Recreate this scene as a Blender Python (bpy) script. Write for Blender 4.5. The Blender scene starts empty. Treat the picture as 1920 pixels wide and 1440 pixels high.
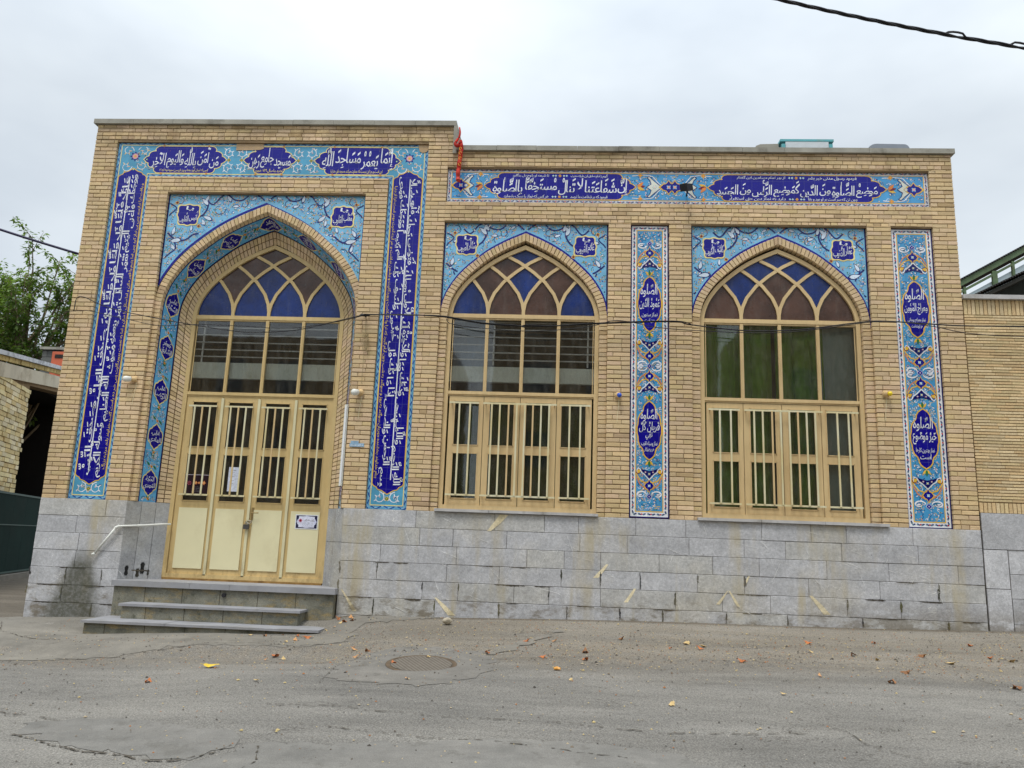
import bpy, bmesh, math, random
from mathutils import Vector, Matrix
R = math.radians
sc = bpy.context.scene
COL = sc.collection

# ------------------------------------------------------------------ camera
def cam_basis(yaw, pitch, roll):
    cy, sy, cp, sp, cr, sr = math.cos(yaw), math.sin(yaw), math.cos(pitch), math.sin(pitch), math.cos(roll), math.sin(roll)
    f = Vector((-sy*cp, cy*cp, sp)); r = Vector((cy, sy, 0)); u = r.cross(f)
    return cr*r + sr*u, -sr*r + cr*u, f
cr_, cu_, cf_ = cam_basis(0.0606067, 0.1991716, 0.0371961)
cd = bpy.data.cameras.new('camera'); cam = bpy.data.objects.new('camera', cd); COL.objects.link(cam)
cd.sensor_width = 36; cd.lens = 1485.1/1920*36; cd.clip_end = 2000; cd.clip_start = 0.05
M = Matrix.Identity(4)
for i in range(3):
    M[i][0], M[i][1], M[i][2] = cr_[i], cu_[i], -cf_[i]
M.translation = Vector((0, -10.9, 1.2)); cam.matrix_world = M
sc.camera = cam

# ------------------------------------------------------------------ world, sun, exposure
SUN_EL, SUN_AZ = 66, 200          # degrees; azimuth from +y clockwise: behind and a little left of the camera
w = bpy.data.worlds.new('World'); sc.world = w; w.use_nodes = True
nt = w.node_tree; nt.nodes.clear()
def wn(t, **k):
    n = nt.nodes.new(t)
    for a, b in k.items(): setattr(n, a, b)
    return n
out = wn('ShaderNodeOutputWorld'); bg1 = wn('ShaderNodeBackground'); bg2 = wn('ShaderNodeBackground'); mx = wn('ShaderNodeMixShader')
sky = wn('ShaderNodeTexSky', sky_type='NISHITA', sun_disc=False, sun_elevation=R(SUN_EL), sun_rotation=R(SUN_AZ))
nt.links.new(sky.outputs[0], bg1.inputs[0]); bg1.inputs[1].default_value = 0.12
tc = wn('ShaderNodeTexCoord'); mp = wn('ShaderNodeMapping'); mp.inputs['Scale'].default_value = (1.0, 1.0, 2.2)
mp.inputs['Rotation'].default_value = (0.1, 0.2, 0.5)
n1 = wn('ShaderNodeTexNoise'); n1.inputs['Scale'].default_value = 1.6; n1.inputs['Detail'].default_value = 5; n1.inputs['Roughness'].default_value = 0.52
rp = wn('ShaderNodeValToRGB')
rp.color_ramp.elements[0].position = 0.36; rp.color_ramp.elements[0].color = (0.60, 0.67, 0.75, 1)
rp.color_ramp.elements[1].position = 0.66; rp.color_ramp.elements[1].color = (0.90, 0.97, 1.02, 1)
nt.links.new(tc.outputs['Generated'], mp.inputs[0]); nt.links.new(mp.outputs[0], n1.inputs['Vector']); nt.links.new(n1.outputs[0], rp.inputs[0])
# an overcast sky is brighter towards the zenith and round the hidden sun than at the horizon
sep = wn('ShaderNodeSeparateXYZ'); nt.links.new(tc.outputs['Generated'], sep.inputs[0])
mr = wn('ShaderNodeMapRange'); mr.inputs[1].default_value = 0.45; mr.inputs[2].default_value = 1.0; mr.inputs[3].default_value = 1.0; mr.inputs[4].default_value = 2.1
nt.links.new(sep.outputs[2], mr.inputs[0])
mr2 = wn('ShaderNodeMapRange'); mr2.inputs[1].default_value = 0.35; mr2.inputs[2].default_value = -0.8; mr2.inputs[3].default_value = 1.0; mr2.inputs[4].default_value = 1.35
nt.links.new(sep.outputs[1], mr2.inputs[0])
ml = wn('ShaderNodeMath', operation='MULTIPLY'); nt.links.new(mr.outputs[0], ml.inputs[0]); nt.links.new(mr2.outputs[0], ml.inputs[1])
nt.links.new(rp.outputs[0], bg2.inputs[0]); nt.links.new(ml.outputs[0], bg2.inputs[1])
mx.inputs[0].default_value = 0.93
nt.links.new(bg1.outputs[0], mx.inputs[1]); nt.links.new(bg2.outputs[0], mx.inputs[2]); nt.links.new(mx.outputs[0], out.inputs[0])
sl = bpy.data.lights.new('sun', 'SUN'); so = bpy.data.objects.new('sun', sl); COL.objects.link(so)
sl.energy = 2.0; sl.angle = R(16); sl.color = (1, 0.96, 0.9)
az = R(SUN_AZ); sd = Vector((math.sin(az)*math.cos(R(SUN_EL)), math.cos(az)*math.cos(R(SUN_EL)), math.sin(R(SUN_EL))))
so.rotation_euler = sd.to_track_quat('Z', 'Y').to_euler()
vs = sc.view_settings; vs.view_transform = 'Standard'; vs.look = 'None'; vs.gamma = 1; vs.exposure = 0.0
sc.cycles.max_bounces = 8; sc.cycles.transparent_max_bounces = 12

# ------------------------------------------------------------------ helpers: colour, materials
def s2l(c):
    c = c/255
    return c/12.92 if c <= 0.04045 else ((c+0.055)/1.055)**2.4
def C(r, g, b, k=1.0): return (s2l(r)*k, s2l(g)*k, s2l(b)*k, 1)
class NT:
    def __init__(s, name):
        s.m = bpy.data.materials.new(name); s.m.use_nodes = True; s.t = s.m.node_tree; s.t.nodes.clear()
        s.out = s.n('ShaderNodeOutputMaterial'); s.p = s.n('ShaderNodeBsdfPrincipled'); s.l(s.p.outputs[0], s.out.inputs[0])
        s.co = s.n('ShaderNodeTexCoord').outputs['Object']
    def n(s, t, **k):
        n = s.t.nodes.new(t)
        for a, b in k.items(): setattr(n, a, b)
        return n
    def l(s, a, b): s.t.links.new(a, b)
    def set(s, i, v):
        if hasattr(v, 'is_linked'): s.l(v, i)
        else: i.default_value = v
    def map(s, scale, rot=(0, 0, 0), v=None):
        m = s.n('ShaderNodeMapping'); m.inputs['Scale'].default_value = scale; m.inputs['Rotation'].default_value = rot
        s.l(v or s.co, m.inputs[0]); return m.outputs[0]
    def noise(s, sc_, det=4, rough=0.55, v=None, dist=0):
        n = s.n('ShaderNodeTexNoise'); n.inputs['Scale'].default_value = sc_; n.inputs['Detail'].default_value = det
        n.inputs['Roughness'].default_value = rough; n.inputs['Distortion'].default_value = dist
        s.l(v or s.co, n.inputs['Vector']); return n.outputs[0]
    def vor(s, sc_, feat='F1', v=None):
        n = s.n('ShaderNodeTexVoronoi', feature=feat); n.inputs['Scale'].default_value = sc_; s.l(v or s.co, n.inputs['Vector']); return n.outputs['Distance']
    def ramp(s, f, *st):
        r = s.n('ShaderNodeValToRGB'); e = r.color_ramp.elements
        while len(e) < len(st): e.new(0.5)
        for i, (p, c) in enumerate(st):
            e[i].position = p; e[i].color = c if isinstance(c, tuple) else (c, c, c, 1)
        s.l(f, r.inputs[0]); return r.outputs[0]
    def mr(s, v, a, b, c=0.0, d=1.0, smooth=False):
        n = s.n('ShaderNodeMapRange'); n.clamp = True
        if smooth: n.interpolation_type = 'SMOOTHSTEP'
        s.l(v, n.inputs[0])
        for i, x in enumerate((a, b, c, d)): n.inputs[i+1].default_value = x
        return n.outputs[0]
    def mix(s, f, a, b, mode='MIX'):
        n = s.n('ShaderNodeMix', data_type='RGBA', blend_type=mode); n.clamp_factor = True
        s.set(n.inputs[0], f); s.set(n.inputs[6], a); s.set(n.inputs[7], b); return n.outputs[2]
    def math(s, op, a, b=None, c=None):
        n = s.n('ShaderNodeMath', operation=op); s.set(n.inputs[0], a)
        if b is not None: s.set(n.inputs[1], b)
        if c is not None: s.set(n.inputs[2], c)
        return n.outputs[0]
    def sep(s, v=None):
        n = s.n('ShaderNodeSeparateXYZ'); s.l(v or s.co, n.inputs[0]); return n.outputs
    def attr(s, name='Col'):
        n = s.n('ShaderNodeVertexColor', layer_name=name); return n.outputs[0]
    def bump(s, h, strength=0.4, dist=0.005, prev=None):
        b = s.n('ShaderNodeBump'); b.inputs['Strength'].default_value = strength; b.inputs['Distance'].default_value = dist
        s.l(h, b.inputs['Height'])
        if prev: s.l(prev, b.inputs['Normal'])
        return b.outputs[0]
    def fin(s, col=None, rough=0.8, nrm=None, spec=0.5, metal=0.0):
        if col is not None: s.set(s.p.inputs['Base Color'], col)
        s.set(s.p.inputs['Roughness'], rough); s.p.inputs['Specular IOR Level'].default_value = spec; s.set(s.p.inputs['Metallic'], metal)
        if nrm: s.l(nrm, s.p.inputs['Normal'])
        return s.m

def mat_plain(name, col, rough=0.6, var=0.15, scale=6, bump=0.15, spec=0.4, metal=0.0, dirt=None):
    t = NT(name); n = t.noise(scale, 5)
    k = t.mr(n, 0.3, 0.7, 1-var, 1+var)
    c = t.mix(1.0, col, k, 'MULTIPLY')
    if dirt:
        d = t.mr(t.noise(scale*0.6, 6, 0.7), 0.52, 0.68, 0, 0.75); c = t.mix(d, c, dirt)
    return t.fin(c, rough, t.bump(t.noise(scale*12, 3), bump, 0.002), spec, metal)

def mat_brick():
    t = NT('brick_clay'); c = t.attr()
    f = t.noise(90, 4, 0.7); c = t.mix(1.0, c, t.mr(f, 0.25, 0.75, 0.80, 1.16), 'MULTIPLY')
    m = t.noise(14, 3); c = t.mix(t.mr(m, 0.5, 0.75, 0, 0.30), c, C(186, 160, 122))
    pit = t.mr(t.noise(60, 2, 0.5), 0.66, 0.74); c = t.mix(t.math('MULTIPLY', pit, 0.55), c, C(95, 72, 48))
    x, y, z = t.sep()[0:3]
    c = t.mix(1.0, c, t.mr(t.noise(0.9, 5, 0.6, t.map((1, 1, .5))), 0.3, 0.7, 0.86, 1.08), 'MULTIPLY')
    rain = t.math('MULTIPLY', t.mr(z, 5.2, 7.1), t.mr(t.noise(1.3, 5, 0.65, t.map((4, 1, .35))), 0.52, 0.68, 0, 0.4)); c = t.mix(rain, c, C(128, 104, 76))
    soot = t.math('MULTIPLY', t.mr(z, 6.70, 7.05), t.mr(t.noise(2.2, 5, 0.65, t.map((1, 1, 3))), 0.45, 0.68, 0, 0.5))
    c = t.mix(soot, c, C(98, 80, 58))
    damp = t.math('MULTIPLY', t.mr(z, 2.1, 1.6), t.mr(t.noise(3.5, 5, 0.6), 0.42, 0.7, 0, 0.35)); c = t.mix(damp, c, C(172, 138, 88))
    h = t.math('ADD', t.noise(120, 4, 0.7), t.math('MULTIPLY', t.noise(25, 3), 1.2))
    return t.fin(c, 0.9, t.bump(h, 0.65, 0.004), 0.25)
def mat_mortar():
    t = NT('mortar'); c = t.mix(t.noise(8, 5), C(108, 88, 64), C(156, 134, 104))
    return t.fin(c, 0.95, t.bump(t.noise(70, 4), 0.8, 0.006), 0.15)
def mat_procbrick(name, a, b, mort, bw=0.21, bh=0.064, ms=0.008, rot=(R(90), 0, 0)):
    t = NT(name); v = t.map((1, 1, 1), rot)
    n = t.n('ShaderNodeTexBrick'); t.l(v, n.inputs['Vector'])
    n.inputs['Color1'].default_value = a; n.inputs['Color2'].default_value = b; n.inputs['Mortar'].default_value = mort
    n.inputs['Scale'].default_value = 1; n.inputs['Brick Width'].default_value = bw; n.inputs['Row Height'].default_value = bh
    n.inputs['Mortar Size'].default_value = ms; n.inputs['Mortar Smooth'].default_value = 0.3
    c = t.mix(1.0, n.outputs[0], t.mr(t.noise(12, 6, 0.7), 0.25, 0.75, 0.75, 1.2), 'MULTIPLY')
    h = t.math('ADD', t.math('MULTIPLY', n.outputs['Fac'], -1.5), t.math('MULTIPLY', t.noise(50, 4), 0.6))
    return t.fin(c, 0.9, t.bump(h, 0.8, 0.008), 0.2)
def mat_tile():
    t = NT('glazed_tile'); c = t.attr()
    # square tiles 15 cm apart: thin joints, and each tile fired a shade differently
    x, y, z = t.sep()[0:3]
    def joint(a, off):
        q = t.math('FRACT', t.math('DIVIDE', t.math('ADD', a, off), 0.15)); return t.math('LESS_THAN', q, 0.016)
    j = t.math('MAXIMUM', joint(x, 20.06), joint(z, 20.02))
    wn_ = t.n('ShaderNodeTexWhiteNoise', noise_dimensions='3D')
    sn = t.n('ShaderNodeVectorMath', operation='SNAP'); av = t.n('ShaderNodeVectorMath', operation='ADD'); av.inputs[1].default_value = (20.06, 0, 20.02)
    t.l(t.co, av.inputs[0]); t.l(av.outputs[0], sn.inputs[0]); sn.inputs[1].default_value = (0.15, 9, 0.15); t.l(sn.outputs[0], wn_.inputs[0])
    c = t.mix(1.0, c, t.mr(wn_.outputs[0], 0, 1, 0.90, 1.08), 'MULTIPLY')
    c = t.mix(1.0, c, t.mr(t.noise(7, 5, 0.6), 0.3, 0.7, 0.90, 1.08), 'MULTIPLY')
    c = t.mix(t.math('MULTIPLY', j, 0.5), c, C(116, 116, 150))
    dust = t.mr(t.noise(30, 5, 0.7), 0.6, 0.8, 0, 0.07); c = t.mix(dust, c, C(170, 160, 140))
    r = t.mr(t.noise(9, 4), 0.3, 0.7, 0.14, 0.30); tw = t.math('MULTIPLY', wn_.outputs[0], .9)
    nb = t.bump(t.noise(18, 3), 0.12, 0.004); nb = t.bump(t.math('MULTIPLY', j, -1), 0.3, 0.002, nb)
    return t.fin(c, r, nb, 0.32)
def mat_stone():
    t = NT('limestone'); c = t.attr()
    x, y, z = t.sep()[0:3]
    c = t.mix(1.0, c, t.mr(t.noise(110, 4, 0.8), 0.32, 0.68, 0.76, 1.20), 'MULTIPLY')
    c = t.mix(1.0, c, t.mr(t.noise(3.5, 6, 0.65), 0.3, 0.7, 0.80, 1.16), 'MULTIPLY')
    c = t.mix(t.mr(t.noise(0.9, 4, .6), .5, .68, 0, .35), c, C(178, 168, 142))
    c = t.mix(1.0, c, t.mr(t.noise(32, 4, 0.7), 0.3, 0.7, 0.80, 1.18), 'MULTIPLY')
    # sawn combing
    saw = t.noise(60, 2, 0.5, t.map((0.4, 1, 2.5)))
    # pale veins
    v = t.math('ABSOLUTE', t.math('SUBTRACT', t.noise(2.6, 3, 0.5, t.map((1, 1, 1.7), (0.3, 0.6, 0.2)), 1.2), 0.5))
    c = t.mix(t.math('MULTIPLY', t.mr(v, 0.004, 0.001), t.mr(t.noise(1.7, 2), 0.5, 0.6, 0, 0.8)), c, C(228, 226, 220))
    # dark pits and lichen specks
    pit = t.mr(t.noise(35, 3, 0.6), 0.70, 0.76, 0, 0.8); c = t.mix(pit, c, C(62, 62, 62))
    # tan runs below the sills, and damp brown along the foot
    run = t.math('MULTIPLY', t.mr(t.noise(1.1, 4, 0.6, t.map((3.2, 1, 0.25))), 0.52, 0.66, 0, 0.6), t.mr(t.noise(2, 4), 0.35, 0.6))
    c = t.mix(run, c, C(176, 162, 124))
    foot = t.math('MULTIPLY', t.mr(z, 0.66, 0.25), t.mr(t.math('ADD', t.noise(3.2, 6, 0.7, t.map((1, 1, 2))), t.mr(x, 2.8, 5.0, 0, .12)), 0.50, 0.62, 0, 0.75)); c = t.mix(foot, c, C(104, 92, 68))
    # dirty splash below the outlet of the drain pipe
    dn = t.math('MULTIPLY', t.math('SUBTRACT', t.noise(5, 5, 0.7), 0.5), 0.38)
    dx = t.math('DIVIDE', t.math('ADD', t.math('ADD', x, 6.50), t.math('MULTIPLY', t.math('SUBTRACT', 0.9, z), 0.10)), t.math('ADD', 0.10, t.math('MULTIPLY', t.math('SUBTRACT', 0.98, z), 0.42)))
    dd = t.math('ADD', t.math('ABSOLUTE', dx), dn)
    sp = t.math('MULTIPLY', t.mr(dd, 1.1, 0.45, 0, 1, True), t.mr(t.math('ADD', z, t.math('MULTIPLY', dn, 0.5)), 0.95, 0.72))
    sp = t.math('MULTIPLY', sp, t.mr(t.noise(22, 4, 0.7), 0.25, 0.6, 0.55, 0.92))
    c = t.mix(sp, c, C(82, 82, 70))
    h = t.math('ADD', t.noise(130, 3, 0.7), t.math('ADD', saw, t.math('MULTIPLY', t.noise(9, 3), 1.5)))
    return t.fin(c, 0.85, t.bump(h, 0.55, 0.004), 0.3)
def mat_asphalt():
    t = NT('asphalt'); x, y, z = t.sep()[0:3]
    big = t.noise(0.35, 5, 0.6, t.map((1, 1.8, 1))); c = t.mix(t.mr(big, 0.35, 0.65), C(132, 129, 123), C(154, 150, 142))
    # dust lying along the foot of the wall
    dust = t.math('MULTIPLY', t.mr(t.math('ADD', y, t.math('MULTIPLY', t.noise(0.9, 4), 1.4)), -2.4, -0.4), t.mr(x, -3.5, -1.5, 0.25, 0.85)); c = t.mix(dust, c, C(148, 139, 124))
    wear = t.mr(t.noise(1.6, 5, 0.65, t.map((0.35, 2.2, 1))), 0.45, 0.7, 0, 0.5); c = t.mix(wear, c, C(160, 156, 148))
    silt = t.math('MULTIPLY', t.mr(t.math('ADD', y, t.math('MULTIPLY', t.noise(6, 4), .10)), -.12, -.02), .55); c = t.mix(silt, c, C(104, 92, 74))
    mot = t.noise(1.1, 6, 0.7, t.map((0.5, 2.6, 1), (0, 0, .06))); c = t.mix(1.0, c, t.mr(mot, 0.3, 0.7, 0.80, 1.14), 'MULTIPLY')
    tr = t.noise(.55, 4, 0.6, t.map((.12, 2.2, 1), (0, 0, .03))); c = t.mix(1.0, c, t.mr(tr, 0.35, 0.65, 0.86, 1.08), 'MULTIPLY')
    yy = t.math('ADD', y, t.math('MULTIPLY', t.noise(.7, 4), 1.0)); band = t.math('MULTIPLY', t.mr(yy, -2.1, -1.7), t.mr(yy, -.75, -1.0)); c = t.mix(t.math('MULTIPLY', band, t.mr(t.noise(9, 5, .7), .4, .62, 0, .3)), c, C(166, 150, 126))
    g = t.vor(70); c = t.mix(1.0, c, t.mr(g, 0.0, 0.75, 1.18, 0.64), 'MULTIPLY')
    g2 = t.noise(120, 3, 0.85); c = t.mix(1.0, c, t.mr(g2, 0.3, 0.7, 0.72, 1.24), 'MULTIPLY')
    sp = t.mr(t.noise(48, 2, 0.6), 0.68, 0.73, 0, 0.75); c = t.mix(sp, c, C(70, 66, 60))
    sp2 = t.mr(t.noise(41, 2, 0.6, t.map((1, 1, 1), (0, 0, 1))), 0.70, 0.74, 0, 0.6); c = t.mix(sp2, c, C(208, 200, 186))
    ck = t.math('ABSOLUTE', t.math('SUBTRACT', t.noise(0.8, 6, 0.6, None, 0.6), 0.5)); c = t.mix(t.math('MULTIPLY', t.mr(ck, 0.0035, 0.0008), t.mr(t.noise(0.6, 3), 0.5, 0.56, 0, 0.7)), c, C(72, 68, 62))
    h = t.math('ADD', t.math('MULTIPLY', g, -1.6), t.math('ADD', g2, t.math('MULTIPLY', t.noise(6, 4), 2)))
    return t.fin(c, 0.92, t.bump(h, 0.9, 0.006), 0.25)
def mat_patch(name, a, b):
    t = NT(name); c = t.mix(t.mr(t.noise(1.8, 6, 0.6), 0.3, 0.7), a, b); mot = t.noise(1.1, 6, 0.7, t.map((0.5, 2.6, 1), (0, 0, .06))); c = t.mix(1.0, c, t.mr(mot, 0.3, 0.7, 0.86, 1.12), 'MULTIPLY'); cb = t.mr(t.noise(3.5, 6, .75), .56, .62, 0, .6); c = t.mix(cb, c, t.mix(.5, a, C(92, 88, 80)))
    g2 = t.noise(120, 3, 0.8); c = t.mix(1.0, c, t.mr(g2, 0.3, 0.7, 0.72, 1.22), 'MULTIPLY'); c = t.mix(1.0, c, t.mr(t.noise(5, 6, 0.7), 0.3, 0.7, 0.86, 1.1), 'MULTIPLY')
    sp = t.mr(t.noise(40, 2, 0.6), 0.70, 0.74, 0, 0.6); c = t.mix(sp, c, C(80, 78, 72))
    return t.fin(c, 0.9, t.bump(t.math('ADD', g2, t.math('MULTIPLY', t.noise(8, 4), 2)), 0.5, 0.004), 0.25)
def mat_paint(name, col, col2, rust=0.35):
    t = NT(name); c = t.mix(t.mr(t.noise(1.5, 5, 0.6), 0.35, 0.65), col, col2)
    streak = t.noise(9, 4, 0.6, t.map((2.5, 2.5, 0.4))); c = t.mix(1.0, c, t.mr(streak, 0.3, 0.7, 0.93, 1.06), 'MULTIPLY')
    r = t.mr(t.noise(26, 5, 0.7), 0.66, 0.74, 0, rust); c = t.mix(r, c, C(120, 72, 40)); x, y, z = t.sep()[0:3]
    gr_ = t.math('MULTIPLY', t.mr(z, 1.05, .58), t.mr(t.noise(7, 5, .7, t.map((1.5, 1, .7))), .46, .66, 0, .55)); c = t.mix(gr_, c, C(122, 96, 60)); c = t.mix(t.mr(t.noise(2.4, 6, .7, t.map((2, 1, .6))), .56, .75, 0, .3), c, C(150, 128, 88))
    return t.fin(c, t.mr(t.noise(14, 3), 0.3, 0.7, 0.38, 0.6), t.bump(t.noise(40, 3), 0.18, 0.002), 0.45)
def mat_glass():
    t = NT('window_glass'); tr = t.n('ShaderNodeBsdfTransparent'); tr.inputs[0].default_value = (0.95, 0.97, 0.96, 1)
    gl = t.n('ShaderNodeBsdfGlossy'); gl.inputs['Roughness'].default_value = 0.03
    fr = t.n('ShaderNodeFresnel'); fr.inputs[0].default_value = 1.5
    nb = t.bump(t.noise(2.2, 2), 0.10, 0.01); t.l(nb, gl.inputs['Normal'])
    m1 = t.n('ShaderNodeMixShader'); f2 = t.math('MULTIPLY', fr.outputs[0], 1.15); t.l(f2, m1.inputs[0]); t.l(tr.outputs[0], m1.inputs[1]); t.l(gl.outputs[0], m1.inputs[2])
    df = t.n('ShaderNodeBsdfDiffuse'); df.inputs[0].default_value = C(168, 166, 156)
    spots_veil = t.math('MAXIMUM', t.mr(t.noise(38, 3, 0.6), 0.74, 0.78, 0, 0.6), t.mr(t.noise(9, 6, 0.7, t.map((1.6, 1, 0.5))), 0.45, 0.8, 0.02, 0.12))  # specks, plus a thin pale haze veil painted in for lighter reflections
    m2 = t.n('ShaderNodeMixShader'); t.l(spots_veil, m2.inputs[0]); t.l(m1.outputs[0], m2.inputs[1]); t.l(df.outputs[0], m2.inputs[2])
    t.l(m2.outputs[0], t.out.inputs[0]); return t.m
def mat_colglass(name, col):
    t = NT(name); c = t.mix(1.0, col, t.mr(t.noise(2.6, 5, .6), 0.3, 0.7, 0.55, 1.6), 'MULTIPLY'); c = t.mix(t.mr(t.noise(5, 5, .7, t.map((2.5, 1, .4))), .5, .75, 0, .14), c, C(130, 130, 122))
    d = t.mr(t.noise(17, 6, 0.8, t.map((1.4, 1, .6))), 0.62, 0.76, 0, 0.6); c = t.mix(d, c, C(150, 140, 125))
    return t.fin(c, t.mr(t.noise(6, 4), .3, .7, .16, .42), t.bump(t.vor(90), 0.25, 0.003, t.bump(t.noise(3, 3), .2, .02)), 0.45)

MB_ = mat_brick(); MM = mat_mortar(); MT = mat_tile(); MS = mat_stone()
MA = mat_asphalt()
MTAN = mat_paint('tan_paint', C(208, 182, 134), C(198, 171, 124))
MTAN2 = mat_paint('tan_paint_door', C(208, 182, 128), C(196, 170, 116), 0.6)
MCREAM = mat_plain('cream_panel', C(220, 212, 172), .45, .04, 2, .1, .45, 0, C(208, 198, 158))
MTRIM = mat_paint('cream_paint', C(216, 210, 172), C(206, 198, 160), 0.25)
MGRILL = mat_paint('cream_bar_paint', C(212, 208, 178), C(205, 190, 140), 0.3)
MGL = mat_glass()
MBLUE = mat_colglass('blue_glass', C(8, 38, 98)); MBRN = mat_colglass('brown_glass', C(72, 50, 40))
MCOP = mat_plain('coping_stone', C(150, 147, 136), 0.8, 0.18, 3, 0.4, 0.3, 0, C(96, 92, 82))
MSLAB = mat_plain('step_slab', C(148, 148, 151), 0.75, 0.12, 5, 0.3, 0.3, 0, C(138, 136, 132))
def mat_riser():
    t = NT('step_riser'); x, y, z = t.sep()[0:3]
    c = t.mix(t.mr(t.noise(2.2, 6, .7), .35, .65), C(98, 98, 88), C(142, 140, 126)); c = t.mix(t.mr(t.noise(5, 5, .7, t.map((1, 1, 2.4))), .5, .66, 0, .75), c, C(150, 132, 92)); c = t.mix(t.mr(t.noise(7, 5, .7), .56, .7, 0, .8), c, C(70, 72, 58))
    q = t.math('FRACT', t.math('ADD', t.math('DIVIDE', x, .52), t.math('MULTIPLY', t.math('FLOOR', t.math('MULTIPLY', y, 3)), .37))); j = t.math('LESS_THAN', q, .02); c = t.mix(t.math('MULTIPLY', j, .8), c, C(64, 58, 46))
    c = t.mix(1.0, c, t.mr(t.noise(90, 4, .75), .3, .7, .7, 1.25), 'MULTIPLY'); return t.fin(c, .9, t.bump(t.noise(40, 4), .7, .006), .2)
MRISER = mat_riser()
MSILL = mat_plain('sill_marble', C(178, 176, 174), 0.6, 0.12, 6, 0.2, 0.35, 0, C(128, 122, 112))
MWALLIN_ = mat_plain('inner_plaster', C(120, 126, 128), 0.9, 0.1, 2)
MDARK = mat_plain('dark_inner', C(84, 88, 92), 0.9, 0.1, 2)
MBAND = mat_plain('cream_fascia', C(244, 246, 236), 0.7, 0.06, 3, 0.15, 0.3, 0, C(196, 198, 176))
MRAIL = mat_plain('pale_rail', C(226, 226, 226), 0.5, 0.08, 8)
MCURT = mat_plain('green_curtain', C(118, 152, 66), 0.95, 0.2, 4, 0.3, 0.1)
MBLK = mat_plain('black_rubber', C(30, 30, 34), 0.6, 0.2, 8)
MWHT = mat_plain('white_plastic', C(222, 222, 214), 0.35, 0.05, 8)

# ------------------------------------------------------------------ helpers: objects and meshes
class MB:
    def __init__(s): s.v = []; s.f = []; s.c = []; s.mi = []
    def poly(s, pts, col=(1, 1, 1, 1), mi=0):
        b = len(s.v); s.v += [tuple(p) for p in pts]; s.f.append(tuple(range(b, b+len(pts)))); s.c.append(col); s.mi.append(mi)
    def mesh(s, vs_, fs, col=(1, 1, 1, 1), mi=0):
        b = len(s.v); s.v += [tuple(p) for p in vs_]
        for f in fs: s.f.append(tuple(b+i for i in f)); s.c.append(col); s.mi.append(mi)
    def box(s, x0, x1, y0, y1, z0, z1, col=(1, 1, 1, 1), mi=0):
        v = [(x, y, z) for x in (x0, x1) for y in (y0, y1) for z in (z0, z1)]
        s.mesh(v, [(0, 1, 3, 2), (4, 6, 7, 5), (0, 4, 5, 1), (2, 3, 7, 6), (0, 2, 6, 4), (1, 5, 7, 3)], col, mi)
    def prism(s, pts, y0, y1, col=(1, 1, 1, 1), mi=0):      # pts in (x, z)
        n = len(pts); s.mesh([(p[0], y0, p[1]) for p in pts]+[(p[0], y1, p[1]) for p in pts],
                             [tuple(range(n)), tuple(range(2*n-1, n-1, -1))]+[(i, i+n, (i+1) % n+n, (i+1) % n) for i in range(n)], col, mi)
    def strip(s, pts, w_, y0, y1, col=(1, 1, 1, 1), mi=0):  # a bar following pts in the x-z plane
        L, Rr = ribbon(pts, w_)
        n = len(pts)
        v = [(p[0], y0, p[1]) for p in L]+[(p[0], y0, p[1]) for p in Rr]+[(p[0], y1, p[1]) for p in L]+[(p[0], y1, p[1]) for p in Rr]
        f = []
        for i in range(n-1):
            f += [(i, i+1, n+i+1, n+i), (2*n+i, 3*n+i, 3*n+i+1, 2*n+i+1), (i, 2*n+i, 2*n+i+1, i+1), (n+i, n+i+1, 3*n+i+1, 3*n+i)]
        f += [(0, n, 3*n, 2*n), (n-1, 3*n-1, 4*n-1, 2*n-1)]
        s.mesh(v, f, col, mi)
    def tube(s, pts, r, seg=8, col=(1, 1, 1, 1), mi=0, cap=True):
        pts = [Vector(p) for p in pts]; n = len(pts); v = []; rr = r if isinstance(r, (list, tuple)) else [r]*n
        up = Vector((0, 0, 1))
        for i, p in enumerate(pts):
            d = (pts[min(i+1, n-1)]-pts[max(i-1, 0)]).normalized()
            a = d.cross(up if abs(d.z) < 0.9 else Vector((1, 0, 0))).normalized(); b = d.cross(a)
            for k in range(seg):
                t = 2*math.pi*k/seg; v.append(p+(a*math.cos(t)+b*math.sin(t))*rr[i])
        f = [(i*seg+k, i*seg+(k+1) % seg, (i+1)*seg+(k+1) % seg, (i+1)*seg+k) for i in range(n-1) for k in range(seg)]
        if cap: f += [tuple(range(seg-1, -1, -1)), tuple((n-1)*seg+k for k in range(seg))]
        s.mesh(v, f, col, mi)
    def lathe(s, prof, o, d=(0, 0, 1), seg=16, col=(1, 1, 1, 1), mi=0):   # prof: (dist along d, radius)
        d = Vector(d).normalized(); s.tube([Vector(o)+d*p[0] for p in prof], [p[1] for p in prof], seg, col, mi)
    def build(s, name, mats, parent=None, smooth=False):
        me = bpy.data.meshes.new(name); me.from_pydata(s.v, [], s.f)
        mats = mats if isinstance(mats, (list, tuple)) else [mats]
        for m in mats: me.materials.append(m)
        if len(mats) > 1: me.polygons.foreach_set('material_index', s.mi)
        ca = me.color_attributes.new('Col', 'FLOAT_COLOR', 'CORNER'); arr = []
        for p, c in zip(s.f, s.c): arr += list(c)*len(p)
        ca.data.foreach_set('color', arr)
        if smooth: me.polygons.foreach_set('use_smooth', [True]*len(me.polygons))
        me.validate(); me.update()
        o = bpy.data.objects.new(name, me); COL.objects.link(o)
        if parent: o.parent = parent; o.matrix_parent_inverse = parent.matrix_world.inverted()
        return o
def tag(o, label=None, cat=None, group=None, kind=None):
    for k, v in (('label', label), ('category', cat), ('group', group), ('kind', kind)):
        if v: o[k] = v
    return o
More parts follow.
